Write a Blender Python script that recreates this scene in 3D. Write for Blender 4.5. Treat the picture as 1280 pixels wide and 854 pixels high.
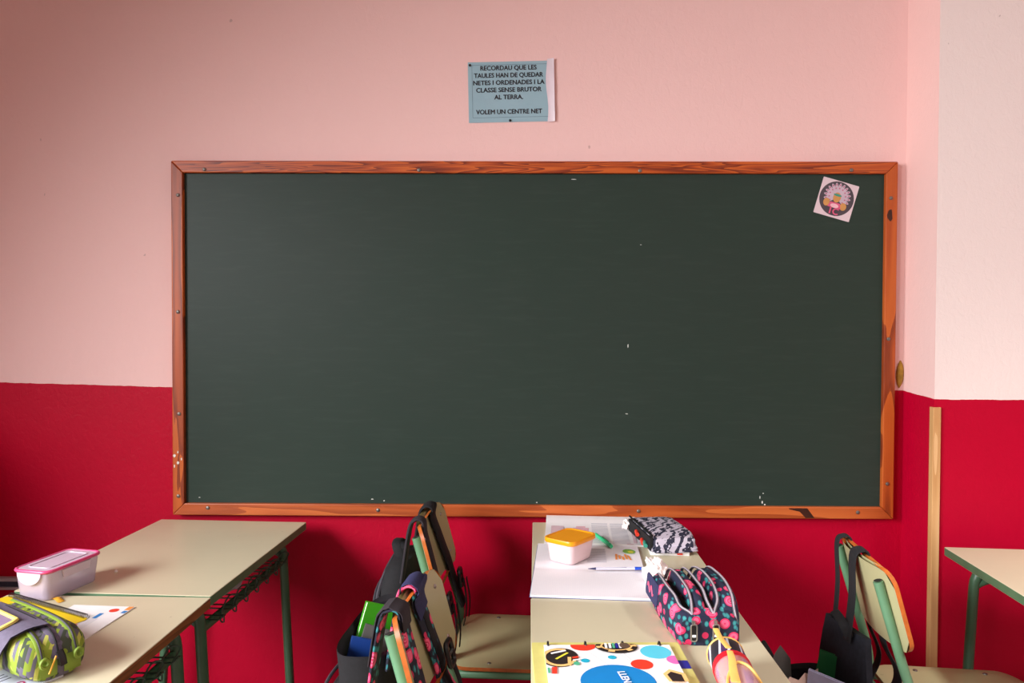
import bpy, bmesh, math, random
from math import sin, cos, pi, radians as R
from mathutils import Vector, Matrix, noise as mnoise
random.seed(7)
for o in list(bpy.data.objects): bpy.data.objects.remove(o)
SC = bpy.context.scene
COL = SC.collection
V = Vector

# ------------------------------------------------------------------ camera
cam_d = bpy.data.cameras.new('camera'); cam = bpy.data.objects.new('camera', cam_d); COL.objects.link(cam)
cam_d.sensor_fit = 'HORIZONTAL'; cam_d.sensor_width = 36.0; cam_d.lens = 36.0*940.0/1280.0
cam_d.clip_start = 0.05
yaw, pitch, roll = -0.009788, -0.020261, 0.003546
fwd = V((sin(yaw)*cos(pitch), cos(yaw)*cos(pitch), sin(pitch))); rgt = V((cos(yaw), -sin(yaw), 0)); upv = rgt.cross(fwd)
r2 = rgt*cos(roll)+upv*sin(roll); u2 = upv*cos(roll)-rgt*sin(roll)
M = Matrix.Identity(4)
for i in range(3):
    M[i][0] = r2[i]; M[i][1] = u2[i]; M[i][2] = -fwd[i]
M.translation = V((-0.0429, -2.5665, 1.3913))
cam.matrix_world = M
SC.camera = cam

# ------------------------------------------------------------------ world, light, exposure
vs = SC.view_settings
vs.view_transform = 'Standard'; vs.look = 'None'; vs.gamma = 1.0; vs.use_curve_mapping = False
vs.exposure = 0.30
w = bpy.data.worlds.new('sky'); SC.world = w; w.use_nodes = True
bg = w.node_tree.nodes['Background']; bg.inputs[0].default_value = (0.75, 0.86, 1.0, 1); bg.inputs[1].default_value = 0.6

def area(name, loc, target, sx, sy, power, col, spread=180):
    d = bpy.data.lights.new(name, 'AREA'); d.shape = 'RECTANGLE'; d.size = sx; d.size_y = sy
    d.energy = power; d.color = col; d.spread = R(spread)
    o = bpy.data.objects.new(name, d); COL.objects.link(o); o.location = loc
    o.rotation_euler = (V(target)-V(loc)).to_track_quat('-Z', 'Y').to_euler()
    return o
# daylight entering through the two windows of the left wall, coming down from the sky
WIN = [(-2.7, 1.3), (-4.5, 1.3)]           # centre y, width
for wy, ww in WIN:
    area('window_daylight', (-2.93, wy, 2.05), (-2.93+.85, wy+.20, 2.05-.56), 1.2, 1.45, 100, (0.97, 0.98, 1.0), 115)

# ------------------------------------------------------------------ colour + material helpers
def lin(c):
    out = []
    for v in c[:3]:
        v = v/255.0
        out.append(v/12.92 if v <= 0.04045 else ((v+0.055)/1.055)**2.4)
    return (*out, 1.0)
MATS = {}
class NT:
    def __init__(s, name):
        s.m = bpy.data.materials.new(name); s.m.use_nodes = True
        s.n = s.m.node_tree.nodes; s.l = s.m.node_tree.links
        s.b = s.n['Principled BSDF']; s.out = s.n['Material Output']
        MATS[name] = s.m
    def new(s, t, **kw):
        n = s.n.new(t)
        for k, v in kw.items(): setattr(n, k, v)
        return n
    def put(s, sock, v):
        if isinstance(v, bpy.types.NodeSocket): s.l.new(v, sock)
        elif isinstance(v, (tuple, list)) and len(v) >= 3 and sock.type == 'RGBA': sock.default_value = (*v[:3], 1)
        else: sock.default_value = v
    def coord(s, kind='Object'):
        return s.new('ShaderNodeTexCoord').outputs[kind]
    def mapping(s, vec, scale=(1,1,1), loc=(0,0,0), rot=(0,0,0)):
        n = s.new('ShaderNodeMapping'); s.l.new(vec, n.inputs[0])
        n.inputs['Scale'].default_value = scale; n.inputs['Location'].default_value = loc; n.inputs['Rotation'].default_value = rot
        return n.outputs[0]
    def noise(s, vec, scale=5, detail=3, rough=0.5, dist=0):
        n = s.new('ShaderNodeTexNoise'); s.l.new(vec, n.inputs['Vector'])
        n.inputs['Scale'].default_value = scale; n.inputs['Detail'].default_value = detail
        n.inputs['Roughness'].default_value = rough; n.inputs['Distortion'].default_value = dist
        return n.outputs[0]
    def wave(s, vec, scale=5, dist=2, detail=2, dscale=1, dirn='X', kind='BANDS'):
        n = s.new('ShaderNodeTexWave', wave_type=kind); 
        if kind == 'BANDS': n.bands_direction = dirn
        s.l.new(vec, n.inputs['Vector']); n.inputs['Scale'].default_value = scale
        n.inputs['Distortion'].default_value = dist; n.inputs['Detail'].default_value = detail; n.inputs['Detail Scale'].default_value = dscale
        return n.outputs['Fac']
    def voro(s, vec, scale=5, feature='F1', rand=1.0):
        n = s.new('ShaderNodeTexVoronoi', feature=feature); s.l.new(vec, n.inputs['Vector'])
        n.inputs['Scale'].default_value = scale; n.inputs['Randomness'].default_value = rand
        return n
    def ramp(s, fac, stops, interp='LINEAR'):
        n = s.new('ShaderNodeValToRGB'); s.l.new(fac, n.inputs[0]); n.color_ramp.interpolation = interp
        el = n.color_ramp.elements
        while len(el) < len(stops): el.new(0.5)
        for e, (p, c) in zip(el, stops): e.position = p; e.color = c if len(c) == 4 else (*c, 1)
        return n.outputs[0]
    def math(s, op, a, b=0.0, c=None):
        n = s.new('ShaderNodeMath', operation=op); s.put(n.inputs[0], a); s.put(n.inputs[1], b)
        if c is not None: s.put(n.inputs[2], c)
        return n.outputs[0]
    def mix(s, fac, a, b, blend='MIX'):
        n = s.new('ShaderNodeMix', data_type='RGBA', blend_type=blend)
        s.put(n.inputs[0], fac); s.put(n.inputs[6], a); s.put(n.inputs[7], b)
        return n.outputs[2]
    def color(s, c): s.put(s.b.inputs['Base Color'], c)
    def rough(s, v): s.put(s.b.inputs['Roughness'], v)
    def bump(s, h, strength=0.2, dist=0.002):
        n = s.new('ShaderNodeBump'); s.l.new(h, n.inputs['Height']); n.inputs['Strength'].default_value = strength; n.inputs['Distance'].default_value = dist
        s.l.new(n.outputs[0], s.b.inputs['Normal'])
def plain(name, rgb, rough=0.5, var=0.08, scale=30, bump=0.0, metallic=0.0, bscale=None, bdist=0.001):
    t = NT(name); c = lin(rgb); co = t.coord()
    nz = t.noise(co, scale, 3)
    lo = tuple(v*(1-var) for v in c[:3]); hi = tuple(min(1, v*(1+var)) for v in c[:3])
    t.color(t.ramp(nz, [(0.3, lo), (0.7, hi)])); t.rough(rough); t.b.inputs['Metallic'].default_value = metallic
    if bump: t.bump(t.noise(co, bscale or scale*4, 3), bump, bdist)
    return t.m

# painted plaster wall: pale paint above a red dado, the join a hand-cut line
def wall_mat(name, upper, z0, left_slope=0.0, y_slope=0.0):
    t = NT(name); pos = t.new('ShaderNodeNewGeometry').outputs['Position']
    sep = t.new('ShaderNodeSeparateXYZ'); t.l.new(pos, sep.inputs[0])
    x, y, z = sep.outputs
    edge = t.math('ADD', z0, t.math('MULTIPLY', t.math('MAXIMUM', t.math('SUBTRACT', -1.235, x), 0.0), left_slope))
    edge = t.math('ADD', edge, t.math('MULTIPLY', y, y_slope))
    wob = t.math('MULTIPLY', t.math('SUBTRACT', t.noise(pos, 14, 4, 0.7), 0.5), 0.007)
    d = t.math('SUBTRACT', z, t.math('ADD', edge, wob))
    m = t.math('GREATER_THAN', d, 0.0)
    n1 = t.noise(pos, 1.6, 3); n2 = t.noise(pos, 22, 4, 0.6)
    u = lin(upper)[:3]; 
    up = t.mix(t.math('MULTIPLY', n1, 0.35), u, tuple(v*k for v, k in zip(u, (0.97, 0.93, 0.91))))
    red = t.mix(t.math('MULTIPLY', n2, 0.5), lin((186, 0, 44))[:3], lin((170, 0, 36))[:3])
    # scuffs and little chips with shapes of their own
    sc = t.math('GREATER_THAN', t.noise(t.mapping(pos, (1, 1, 0.55)), 23, 2, 0.5), 0.765)
    up = t.mix(t.math('MULTIPLY', sc, 0.35), up, lin((140, 112, 100))[:3])
    t.color(t.mix(m, red, up))
    t.rough(t.math('ADD', 0.5, t.math('MULTIPLY', m, 0.3))); t.b.inputs['Specular IOR Level'].default_value = 0.16
    h = t.noise(t.mapping(pos, (1, 1, 0.75)), 62, 4, 0.6, 0.8)
    t.bump(h, 0.32, 0.004)
    return t.m
wall_mat('pink_plaster', (241, 203, 199), 1.178, 0.0235)
wall_mat('pink_return_plaster', (241, 203, 197), 1.178, 0.0, 0.06)
wall_mat('cream_plaster', (240, 226, 222), 1.166)
plain('ceiling_white', (226, 222, 214), 0.9, 0.03, 6, 0.2)
t = NT('terrazzo'); co = t.coord('Object'); vo = t.voro(co, 60)
t.color(t.mix(t.math('LESS_THAN', vo.outputs['Distance'], 0.28), lin((150, 140, 128))[:3], vo.outputs['Color']))
t.color(t.mix(0.85, t.mix(t.math('LESS_THAN', vo.outputs['Distance'], 0.28), lin((104, 88, 78))[:3], vo.outputs['Color']), lin((96, 82, 72))[:3])); t.rough(0.35)

def wood(name, c_dark, c_mid, c_light, axis, scale=1.0, rough=0.42, figure=6.0):
    t = NT(name); co = t.coord()
    sc = {'x': (0.55, 1, 7.5), 'z': (7.5, 1, 0.55), 'y': (7.5, 0.55, 7.5)}[axis]
    v = t.mapping(co, tuple(s*scale for s in sc))
    a = t.noise(v, 2.2, 2, 0.45, 0.6)
    rings = t.math('FRACT', t.math('MULTIPLY', a, figure))
    fine = t.noise(t.mapping(v, {'x': (3, 1, 14), 'z': (14, 1, 3), 'y': (14, 3, 14)}[axis]), 5, 3)
    f = t.math('ADD', t.math('MULTIPLY', rings, 0.75), t.math('MULTIPLY', fine, 0.3))
    t.color(t.ramp(f, [(0.12, lin(c_light)), (0.5, lin(c_mid)), (0.85, lin(c_dark)), (1.0, lin(c_mid))]))
    t.rough(rough); t.bump(f, 0.06, 0.001)
    return t.m
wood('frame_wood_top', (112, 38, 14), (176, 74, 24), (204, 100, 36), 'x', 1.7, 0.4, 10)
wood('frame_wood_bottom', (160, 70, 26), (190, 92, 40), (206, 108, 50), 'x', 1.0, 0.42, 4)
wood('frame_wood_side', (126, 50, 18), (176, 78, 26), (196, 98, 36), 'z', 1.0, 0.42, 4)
wood('batten_wood', (196, 146, 92), (216, 168, 112), (224, 182, 130), 'z', 1.0, 0.6, 3)
plain('ply_edge', (190, 100, 40), 0.4, 0.22, 45)
wood('brown_edge', (104, 64, 30), (134, 86, 44), (150, 100, 56), 'y', 2.0, 0.5, 4)
# chalkboard
t = NT('chalkboard_green'); co = t.coord()
n1 = t.noise(t.mapping(co, (1, 1, 1.2)), 1.3, 4, 0.55); n2 = t.noise(t.mapping(co, (1.2, 1, 9)), 6, 4, 0.6)
base = t.mix(n1, lin((36, 56, 47))[:3], lin((44, 56, 50))[:3])
t.color(t.mix(t.math('MULTIPLY', t.math('SUBTRACT', n2, 0.5), 0.3), base, lin((92, 100, 94))[:3])); t.rough(0.46)
t.b.inputs['Specular IOR Level'].default_value = 0.28
t.bump(t.noise(co, 300, 2), 0.06, 0.001)
plain('chalk', (226, 226, 220), 0.9)
# laminate tops
def laminate(name, c, r):
    t = NT(name); co = t.coord(); c1 = lin(c)[:3]
    n = t.noise(co, 7, 4, 0.6); sp = t.math('GREATER_THAN', t.noise(co, 45, 2, 0.4), 0.755)
    a = t.mix(n, tuple(v*0.95 for v in c1), tuple(min(1, v*1.05) for v in c1))
    t.color(t.mix(t.math('MULTIPLY', sp, 0.35), a, lin((110, 104, 84))[:3])); t.rough(r)
    t.bump(t.noise(co, 260, 2), 0.05, 0.0006)
    return t.m
laminate('laminate_top', (210, 201, 170), 0.36)
laminate('laminate_seat', (184, 178, 134), 0.34)
plain('desk_green_edge', (84, 116, 84), 0.5, 0.1, 20)
plain('tube_green', (72, 108, 80), 0.38, 0.12, 14, 0.05)
plain('chair_green', (104, 148, 112), 0.36, 0.1, 14, 0.05)
plain('wire_green', (52, 76, 60), 0.4, 0.15, 40)
plain('tube_inside', (28, 26, 24), 0.8)
plain('steel', (190, 188, 184), 0.3, 0.05, 40, 0, 0.9)
plain('dull_steel', (128, 122, 116), 0.45, 0.1, 60, 0, 0.7)
plain('rubber', (38, 38, 38), 0.8)
# fabrics and plastics
plain('black_fabric', (23, 22, 25), 0.85, 0.2, 120, 0.35, 0, 420, 0.001)
plain('black_denim', (30, 32, 42), 0.9, 0.3, 90, 0.4, 0, 500, 0.001)
plain('charcoal_strap', (44, 38, 44), 0.85, 0.12, 120, 0.3, 0, 500, 0.001)
plain('navy_fabric', (42, 44, 84), 0.8, 0.12, 120, 0.3, 0, 400)
plain('dark_lining', (18, 16, 22), 0.9, 0.2, 60)
plain('black_plastic', (22, 22, 24), 0.35)
plain('grey_zip', (158, 148, 156), 0.6, 0.15, 200)
plain('dark_zip', (62, 58, 66), 0.7, 0.15, 200)
plain('white_paper', (244, 240, 240), 0.75, 0.02, 15)
plain('page_edge', (226, 220, 214), 0.85, 0.06, 200)
plain('ink_grey', (196, 194, 204), 0.8); plain('ink_blue', (190, 206, 226), 0.8); plain('ink_dark', (60, 58, 76), 0.8)
plain('ink_pink', (226, 196, 204), 0.8)
plain('print_red', (232, 62, 40), 0.45, 0.03); plain('print_cyan', (92, 208, 232), 0.45, 0.03); plain('print_blue', (20, 132, 204), 0.45, 0.03)
plain('print_teal', (36, 176, 206), 0.45, 0.03); plain('print_magenta', (236, 112, 186), 0.45, 0.03); plain('print_black', (40, 32, 30), 0.5)
plain('print_peach', (250, 200, 126), 0.5, 0.03); plain('print_white', (250, 248, 248), 0.5, 0.02); plain('print_yellow', (232, 222, 70), 0.5)
plain('print_green', (84, 180, 140), 0.5); plain('print_navy', (36, 40, 150), 0.5); plain('print_line', (222, 206, 204), 0.6)
plain('print_brown', (96, 76, 62), 0.5, 0.3, 300); plain('print_plum', (170, 24, 92), 0.5); plain('print_purple', (128, 52, 140), 0.5)
plain('print_orange', (240, 150, 70), 0.6); plain('print_leaf', (128, 182, 74), 0.6)
plain('sign_blue', (150, 184, 196), 0.38, 0.02, 8); plain('sign_line', (104, 130, 144), 0.5); plain('sign_ink', (26, 26, 34), 0.6)
plain('tape', (224, 208, 216), 0.3, 0.05, 20); plain('pin_black', (20, 18, 20), 0.4)
plain('sticker_white', (224, 204, 210), 0.4, 0.02); plain('sticker_dark', (74, 66, 74), 0.45, 0.08, 60)
plain('feather', (200, 180, 194), 0.5); plain('feather_tip', (188, 104, 132), 0.5); plain('skin_tan', (206, 148, 84), 0.5); plain('band_teal', (60, 150, 130), 0.5)
plain('rose_print', (214, 92, 128), 0.5); plain('rose_pale', (236, 186, 196), 0.5)
plain('ochre_filler', (168, 128, 40), 0.75, 0.25, 60, 0.4)
plain('olive_card', (216, 208, 122), 0.6, 0.04, 40, 0.1)
plain('orange_lid', (250, 164, 22), 0.3, 0.02, 8)
plain('yellow_cover', (240, 206, 30), 0.4, 0.04, 8)
plain('marker_green', (60, 206, 140), 0.3, 0.03); plain('pen_blue', (24, 74, 190), 0.3, 0.03); plain('pen_clear', (206, 204, 222), 0.2, 0.03); plain('pen_ink', (60, 60, 96), 0.4)
plain('tissue', (250, 240, 236), 0.9, 0.04, 30, 0.3)
plain('grey_tissue', (176, 168, 172), 0.9, 0.1, 30, 0.3)
plain('red_band', (214, 24, 40), 0.5, 0.05); plain('piping', (244, 196, 104), 0.5, 0.05)
plain('book_green', (66, 168, 30), 0.35, 0.05); plain('book_olive', (92, 96, 30), 0.4, 0.15, 12); plain('book_blue', (22, 58, 128), 0.35, 0.1, 12); plain('book_grey', (92, 90, 86), 0.5, 0.2, 12)
plain('paper_beige', (224, 196, 178), 0.8, 0.06, 60); plain('book_lilac', (186, 186, 220), 0.4, 0.1); plain('book_emerald', (30, 112, 60), 0.4, 0.1)
plain('lime', (122, 148, 46), 0.6, 0.08, 60, 0.2); plain('slate_fabric', (98, 90, 110), 0.8, 0.1, 150, 0.4, 0, 500); plain('flap_trim', (244, 228, 120), 0.4, 0.05)
plain('grey_booklet', (196, 200, 212), 0.5, 0.04, 10); plain('peel', (214, 154, 40), 0.6, 0.15, 60)
plain('rail_grey', (176, 170, 176), 0.5, 0.05); plain('rail_dark', (52, 62, 78), 0.5, 0.3, 8)
plain('pink_gasket', (226, 76, 132), 0.35, 0.04); plain('window_white', (232, 232, 228), 0.5); plain('lamp_white', (236, 236, 232), 0.5)
def film(name, rgb, alpha, rough=0.2):
    t = NT(name); t.color(t.mix(t.noise(t.coord(), 12, 2), lin(rgb)[:3], tuple(v*0.93 for v in lin(rgb)[:3]))); t.rough(rough)
    tr = t.new('ShaderNodeBsdfTransparent'); mx = t.new('ShaderNodeMixShader'); mx.inputs[0].default_value = alpha
    t.l.new(tr.outputs[0], mx.inputs[1]); t.l.new(t.b.outputs[0], mx.inputs[2]); t.l.new(mx.outputs[0], t.out.inputs[0])
    return t.m
film('clear_plastic', (226, 212, 234), 0.44); film('clear_lid', (232, 214, 232), 0.80); film('pink_plastic', (252, 222, 222), 0.93, 0.3)
film('clear_vinyl', (226, 190, 196), 0.45, 0.12); film('glass', (220, 235, 235), 0.12, 0.05); film('window_vinyl', (150, 130, 160), 0.75, 0.06)
# floral print
def floral(name, base, sc):
    t = NT(name); co = t.coord(); wob = t.mapping(co, (1, 1, 1))
    v1 = t.voro(co, sc, rand=0.85); d = v1.outputs['Distance']
    v2 = t.voro(t.mapping(co, (1.0, 1.9, 1.4), (0.3, 0.1, 0.7), (0.5, 0.7, 0.4)), sc*1.35, rand=0.9); d2 = v2.outputs['Distance']
    leaf = t.ramp(d2, [(0.0, lin((60, 148, 148))), (0.26, lin((44, 116, 124))), (0.36, lin((30, 84, 96))), (0.38, lin(base))], 'CONSTANT')
    rose = t.ramp(d, [(0.0, lin((206, 30, 84))), (0.07, lin((250, 130, 158))), (0.12, lin((214, 40, 92))), (0.2, lin((242, 96, 134))), (0.33, lin((216, 44, 94)))], 'CONSTANT')
    t.color(t.mix(t.math('LESS_THAN', d, 0.41), leaf, rose)); t.rough(0.75)
    t.bump(t.noise(co, 500, 2), 0.2, 0.0006)
    return t.m
floral('floral_case', (28, 32, 58), 33); floral('floral_strap', (24, 26, 44), 26)
t = NT('leafy_mono'); co = t.coord()
wv = t.wave(t.mapping(co, (1, 1, 1), rot=(0, 0, 0.6)), 11, 9, 2, 2.2, 'X'); wv2 = t.wave(t.mapping(co, (1, 1, 1), rot=(0, 0, -0.7)), 24, 7, 2, 3, 'Y')
f = t.math('GREATER_THAN', t.math('ADD', t.math('MULTIPLY', wv, 0.6), t.math('MULTIPLY', wv2, 0.45)), 0.50)
t.color(t.mix(f, lin((40, 42, 62))[:3], lin((200, 192, 206))[:3])); t.rough(0.6)
t = NT('zebra'); co = t.coord(); wv = t.wave(t.mapping(co, (1, 0.35, 1), rot=(0, 0, 0.4)), 9, 3, 1, 1.4, 'X')
t.color(t.ramp(wv, [(0.0, lin((36, 36, 46))), (0.5, lin((214, 218, 226))), (0.82, lin((70, 44, 96)))], 'CONSTANT')); t.rough(0.5)
t = NT('lime_camo'); co = t.coord(); b = t.new('ShaderNodeTexBrick'); t.l.new(t.mapping(co, (1, 1, 1), rot=(0.5, 0.3, 0.7)), b.inputs[0])
b.inputs['Scale'].default_value = 36; b.inputs['Mortar Size'].default_value = 0.0; b.inputs['Bias'].default_value = -0.1
b.inputs['Color1'].default_value = (0, 0, 0, 1); b.inputs['Color2'].default_value = (1, 1, 1, 1)
t.color(t.ramp(t.math('ADD', t.math('MULTIPLY', b.outputs[0], 0.7), t.math('MULTIPLY', t.noise(co, 30, 1), 0.45)),
   [(0.0, lin((104, 98, 116))), (0.36, lin((66, 76, 58))), (0.50, lin((138, 160, 46))), (0.70, lin((198, 202, 96))), (0.82, lin((106, 100, 116)))], 'CONSTANT')); t.rough(0.75)
t = NT('pens_print'); co = t.coord(); wv = t.wave(co, 26, 2, 1, 2, 'X')
t.color(t.ramp(t.noise(t.mapping(co, (60, 5, 5)), 1.0, 1), [(0.0, lin((230, 120, 90))), (0.38, lin((240, 170, 150))), (0.5, lin((190, 130, 190))), (0.62, lin((240, 190, 180))), (0.75, lin((210, 90, 140)))], 'CONSTANT')); t.rough(0.25)
t = NT('squared_paper'); co = t.coord(); sp = t.new('ShaderNodeSeparateXYZ'); t.l.new(co, sp.inputs[0])
gx = t.math('LESS_THAN', t.math('FRACT', t.math('MULTIPLY', sp.outputs[0], 220)), 0.12); gy = t.math('LESS_THAN', t.math('FRACT', t.math('MULTIPLY', sp.outputs[1], 220)), 0.12)
t.color(t.mix(t.math('MULTIPLY', t.math('MAXIMUM', gx, gy), 0.35), lin((246, 242, 246))[:3], lin((206, 206, 226))[:3])); t.rough(0.7)
t = NT('lamp_diffuser'); t.color((0.9, 0.9, 0.9)); t.b.inputs['Emission Color'].default_value = (1, 0.97, 0.92, 1); t.b.inputs['Emission Strength'].default_value = 3.0

# ------------------------------------------------------------------ mesh helpers
def catmull(pts, n=6, closed=False):
    P = [V(p) for p in pts]; out = []; m = len(P)
    rng = range(m if closed else m-1)
    for i in rng:
        if closed: p0, p1, p2, p3 = P[(i-1) % m], P[i], P[(i+1) % m], P[(i+2) % m]
        else: p0, p1, p2, p3 = P[max(i-1, 0)], P[i], P[i+1], P[min(i+2, m-1)]
        for k in range(n):
            s = k/n
            out.append(0.5*((2*p1)+(p2-p0)*s+(2*p0-5*p1+4*p2-p3)*s*s+(3*p1-p0-3*p2+p3)*s**3))
    if not closed: out.append(P[-1].copy())
    return out
class MB:
    def __init__(s): s.v = []; s.f = []; s.mi = []
    def add(s, vs, fs, mi=0):
        b = len(s.v); s.v += [tuple(p) for p in vs]; s.f += [tuple(b+i for i in f) for f in fs]; s.mi += [mi]*len(fs)
        return s
    def box(s, lo, hi, mi=0):
        x0, y0, z0 = lo; x1, y1, z1 = hi
        return s.add([(x0,y0,z0),(x1,y0,z0),(x1,y1,z0),(x0,y1,z0),(x0,y0,z1),(x1,y0,z1),(x1,y1,z1),(x0,y1,z1)],
                     [(0,3,2,1),(4,5,6,7),(0,1,5,4),(1,2,6,5),(2,3,7,6),(3,0,4,7)], mi)
    def prism(s, poly, z0, z1, mi_top=0, mi_side=0, mi_bot=None):
        n = len(poly); vs = [(p[0], p[1], z0) for p in poly]+[(p[0], p[1], z1) for p in poly]
        s.add(vs, [tuple(range(n, 2*n))], mi_top); b = len(s.v)-2*n
        s.f.append(tuple(b+i for i in reversed(range(n)))); s.mi.append(mi_top if mi_bot is None else mi_bot)
        for i in range(n):
            j = (i+1) % n; s.f.append((b+i, b+j, b+n+j, b+n+i)); s.mi.append(mi_side)
        return s
    def tube(s, path, r, seg=10, closed=False, mi=0, rend=None):
        P = [V(p) for p in path]; n = len(P); rings = []
        prevn = None
        for i in range(n):
            if closed: tg = P[(i+1) % n]-P[i-1]
            else: tg = P[min(i+1, n-1)]-P[max(i-1, 0)]
            tg.normalize()
            if prevn is None:
                a = V((0, 0, 1)) if abs(tg.z) < 0.9 else V((1, 0, 0)); nn = a.cross(tg).normalized()
            else:
                nn = (prevn-tg*prevn.dot(tg)); nn = nn.normalized() if nn.length > 1e-6 else V((1, 0, 0)).cross(tg).normalized()
            prevn = nn; bb = tg.cross(nn)
            rr = r if rend is None else r+(rend-r)*i/(n-1)
            rings.append([P[i]+nn*(rr*cos(2*pi*k/seg))+bb*(rr*sin(2*pi*k/seg)) for k in range(seg)])
        return s.loft(rings, closed_path=closed, mi=mi)
    def loft(s, rings, closed_path=False, caps=True, mi=0, closed_ring=True):
        n = len(rings); m = len(rings[0]); fs = []
        vs = [p for rg in rings for p in rg]
        for i in range(n if closed_path else n-1):
            a = i*m; b = ((i+1) % n)*m
            for k in range(m if closed_ring else m-1):
                k2 = (k+1) % m; fs.append((a+k, a+k2, b+k2, b+k))
        if caps and not closed_path and closed_ring:
            fs.append(tuple(reversed(range(m)))); fs.append(tuple((n-1)*m+k for k in range(m)))
        return s.add(vs, fs, mi)
    def ribbon(s, path, wdir, width, th, mi=0, wend=None):
        P = [V(p) for p in path]; wd0 = V(wdir).normalized(); rings = []
        for i in range(len(P)):
            tg = (P[min(i+1, len(P)-1)]-P[max(i-1, 0)]).normalized()
            wd = (wd0-tg*wd0.dot(tg)).normalized(); nn = tg.cross(wd)
            ww = width if wend is None else width+(wend-width)*i/(len(P)-1)
            h = ww/2; q = th/2; e = min(h*0.3, 0.006)
            rings.append([P[i]+wd*a+nn*b for a, b in ((-h, -q*.3), (-h+e, -q), (h-e, -q), (h, -q*.3), (h, q*.3), (h-e, q), (-h+e, q), (-h, q*.3))])
        return s.loft(rings, mi=mi)
    def disc(s, c, rx, ry, z, seg=28, rot=0, mi=0, th=0.0):
        pts = [(c[0]+rx*cos(a)*cos(rot)-ry*sin(a)*sin(rot), c[1]+rx*cos(a)*sin(rot)+ry*sin(a)*cos(rot)) for a in [2*pi*k/seg for k in range(seg)]]
        return s.poly(pts, z, mi)
    def poly(s, pts, z, mi=0):
        return s.add([(p[0], p[1], z) for p in pts], [tuple(range(len(pts)))], mi)
    def build(s, name, mats, parent=None, smooth=False, loc=None, rot=None):
        me = bpy.data.meshes.new(name); me.from_pydata([tuple(p) for p in s.v], [], s.f)
        if isinstance(mats, str): mats = [mats]
        for m in mats: me.materials.append(MATS[m])
        me.polygons.foreach_set('material_index', s.mi)
        me.polygons.foreach_set('use_smooth', [bool(smooth)]*len(me.polygons))
        bm = bmesh.new(); bm.from_mesh(me); bmesh.ops.recalc_face_normals(bm, faces=bm.faces); bm.to_mesh(me); bm.free()
        if smooth is True or smooth == 'auto':
            try: me.set_sharp_from_angle(angle=R(42))
            except Exception: pass
        me.update()
        o = bpy.data.objects.new(name, me); COL.objects.link(o)
        if parent: o.parent = parent
        if loc: o.location = loc
        if rot: o.rotation_euler = rot
        return o
    def flat(s, name, mats, parent=None, **k):   # flat print: normals up
        o = s.build(name, mats, parent, **k)
        return o
def rrect(w, h, r, seg=5, c=(0, 0)):
    out = []
    for sx, sy, a0 in ((1, 1, 0), (-1, 1, 90), (-1, -1, 180), (1, -1, 270)):
        for k in range(seg+1):
            a = R(a0+90*k/seg); out.append((c[0]+sx*(w/2-r)+r*cos(a), c[1]+sy*(h/2-r)+r*sin(a)))
    return out
def bevel(o, off, seg=2):
    bm = bmesh.new(); bm.from_mesh(o.data)
    ed = [e for e in bm.edges if len(e.link_faces) == 2 and e.calc_face_angle(0) > R(35)]
    bmesh.ops.bevel(bm, geom=ed, offset=off, segments=seg, profile=0.5, affect='EDGES', clamp_overlap=True)
    bm.to_mesh(o.data); bm.free(); return o
def thing(name, label, cat, loc=(0,0,0), rz=0.0, group=None):
    o = bpy.data.objects.new(name, None); COL.objects.link(o); o.location = loc; o.rotation_euler = (0, 0, rz)
    o.empty_display_size = 0.1
    return tag(o, label, cat, group)
def tag(o, label, cat, group=None):
    o['label'] = label; o['category'] = cat
    if group: o['group'] = group
    return o
def struct(o, label=None):
    o['kind'] = 'structure'
    if label: o['label'] = label
    return o
def text_mesh(name, txt, size, mat, parent, loc, rot=(0,0,0), align='CENTER', bold=0.0, sx=1.0):
    cu = bpy.data.curves.new('lettering', 'FONT'); cu.body = txt; cu.size = size; cu.align_x = align; cu.align_y = 'CENTER'; cu.resolution_u = 3
    tmp = bpy.data.objects.new('tmp_text', cu); COL.objects.link(tmp)
    bpy.context.view_layer.update()
    me = bpy.data.meshes.new_from_object(tmp.evaluated_get(bpy.context.evaluated_depsgraph_get()))
    bpy.data.objects.remove(tmp); me.name = name; me.materials.clear(); me.materials.append(MATS[mat])
    for v in me.vertices: v.co.x *= sx
    if bold:
        bm = bmesh.new(); bm.from_mesh(me); base = list(bm.verts)+list(bm.edges)+list(bm.faces)
        for k, (dx, dy) in enumerate(((-bold, 0), (bold, 0), (0, -bold*.7), (0, bold*.7))):
            g2 = bmesh.ops.duplicate(bm, geom=base)['geom']
            for v in g2:
                if isinstance(v, bmesh.types.BMVert): v.co.x += dx; v.co.y += dy; v.co.z += 0.00004*(k+1)
        bm.to_mesh(me); bm.free()
    o = bpy.data.objects.new(name, me); COL.objects.link(o); o.parent = parent; o.location = loc; o.rotation_euler = rot
    return o
def clip(poly, x0, y0, x1, y1):
    def cut(p, f, inter):
        out = []
        for i in range(len(p)):
            a, b = p[i-1], p[i]
            if f(b):
                if not f(a): out.append(inter(a, b))
                out.append(b)
            elif f(a): out.append(inter(a, b))
        return out
    def ix(x): return lambda a, b: (x, a[1]+(b[1]-a[1])*(x-a[0])/(b[0]-a[0]))
    def iy(y): return lambda a, b: (a[0]+(b[0]-a[0])*(y-a[1])/(b[1]-a[1]), y)
    for f, g in ((lambda p: p[0] >= x0, ix(x0)), (lambda p: p[0] <= x1, ix(x1)), (lambda p: p[1] >= y0, iy(y0)), (lambda p: p[1] <= y1, iy(y1))):
        poly = cut(poly, f, g)
        if not poly: return poly
    return poly
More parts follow.
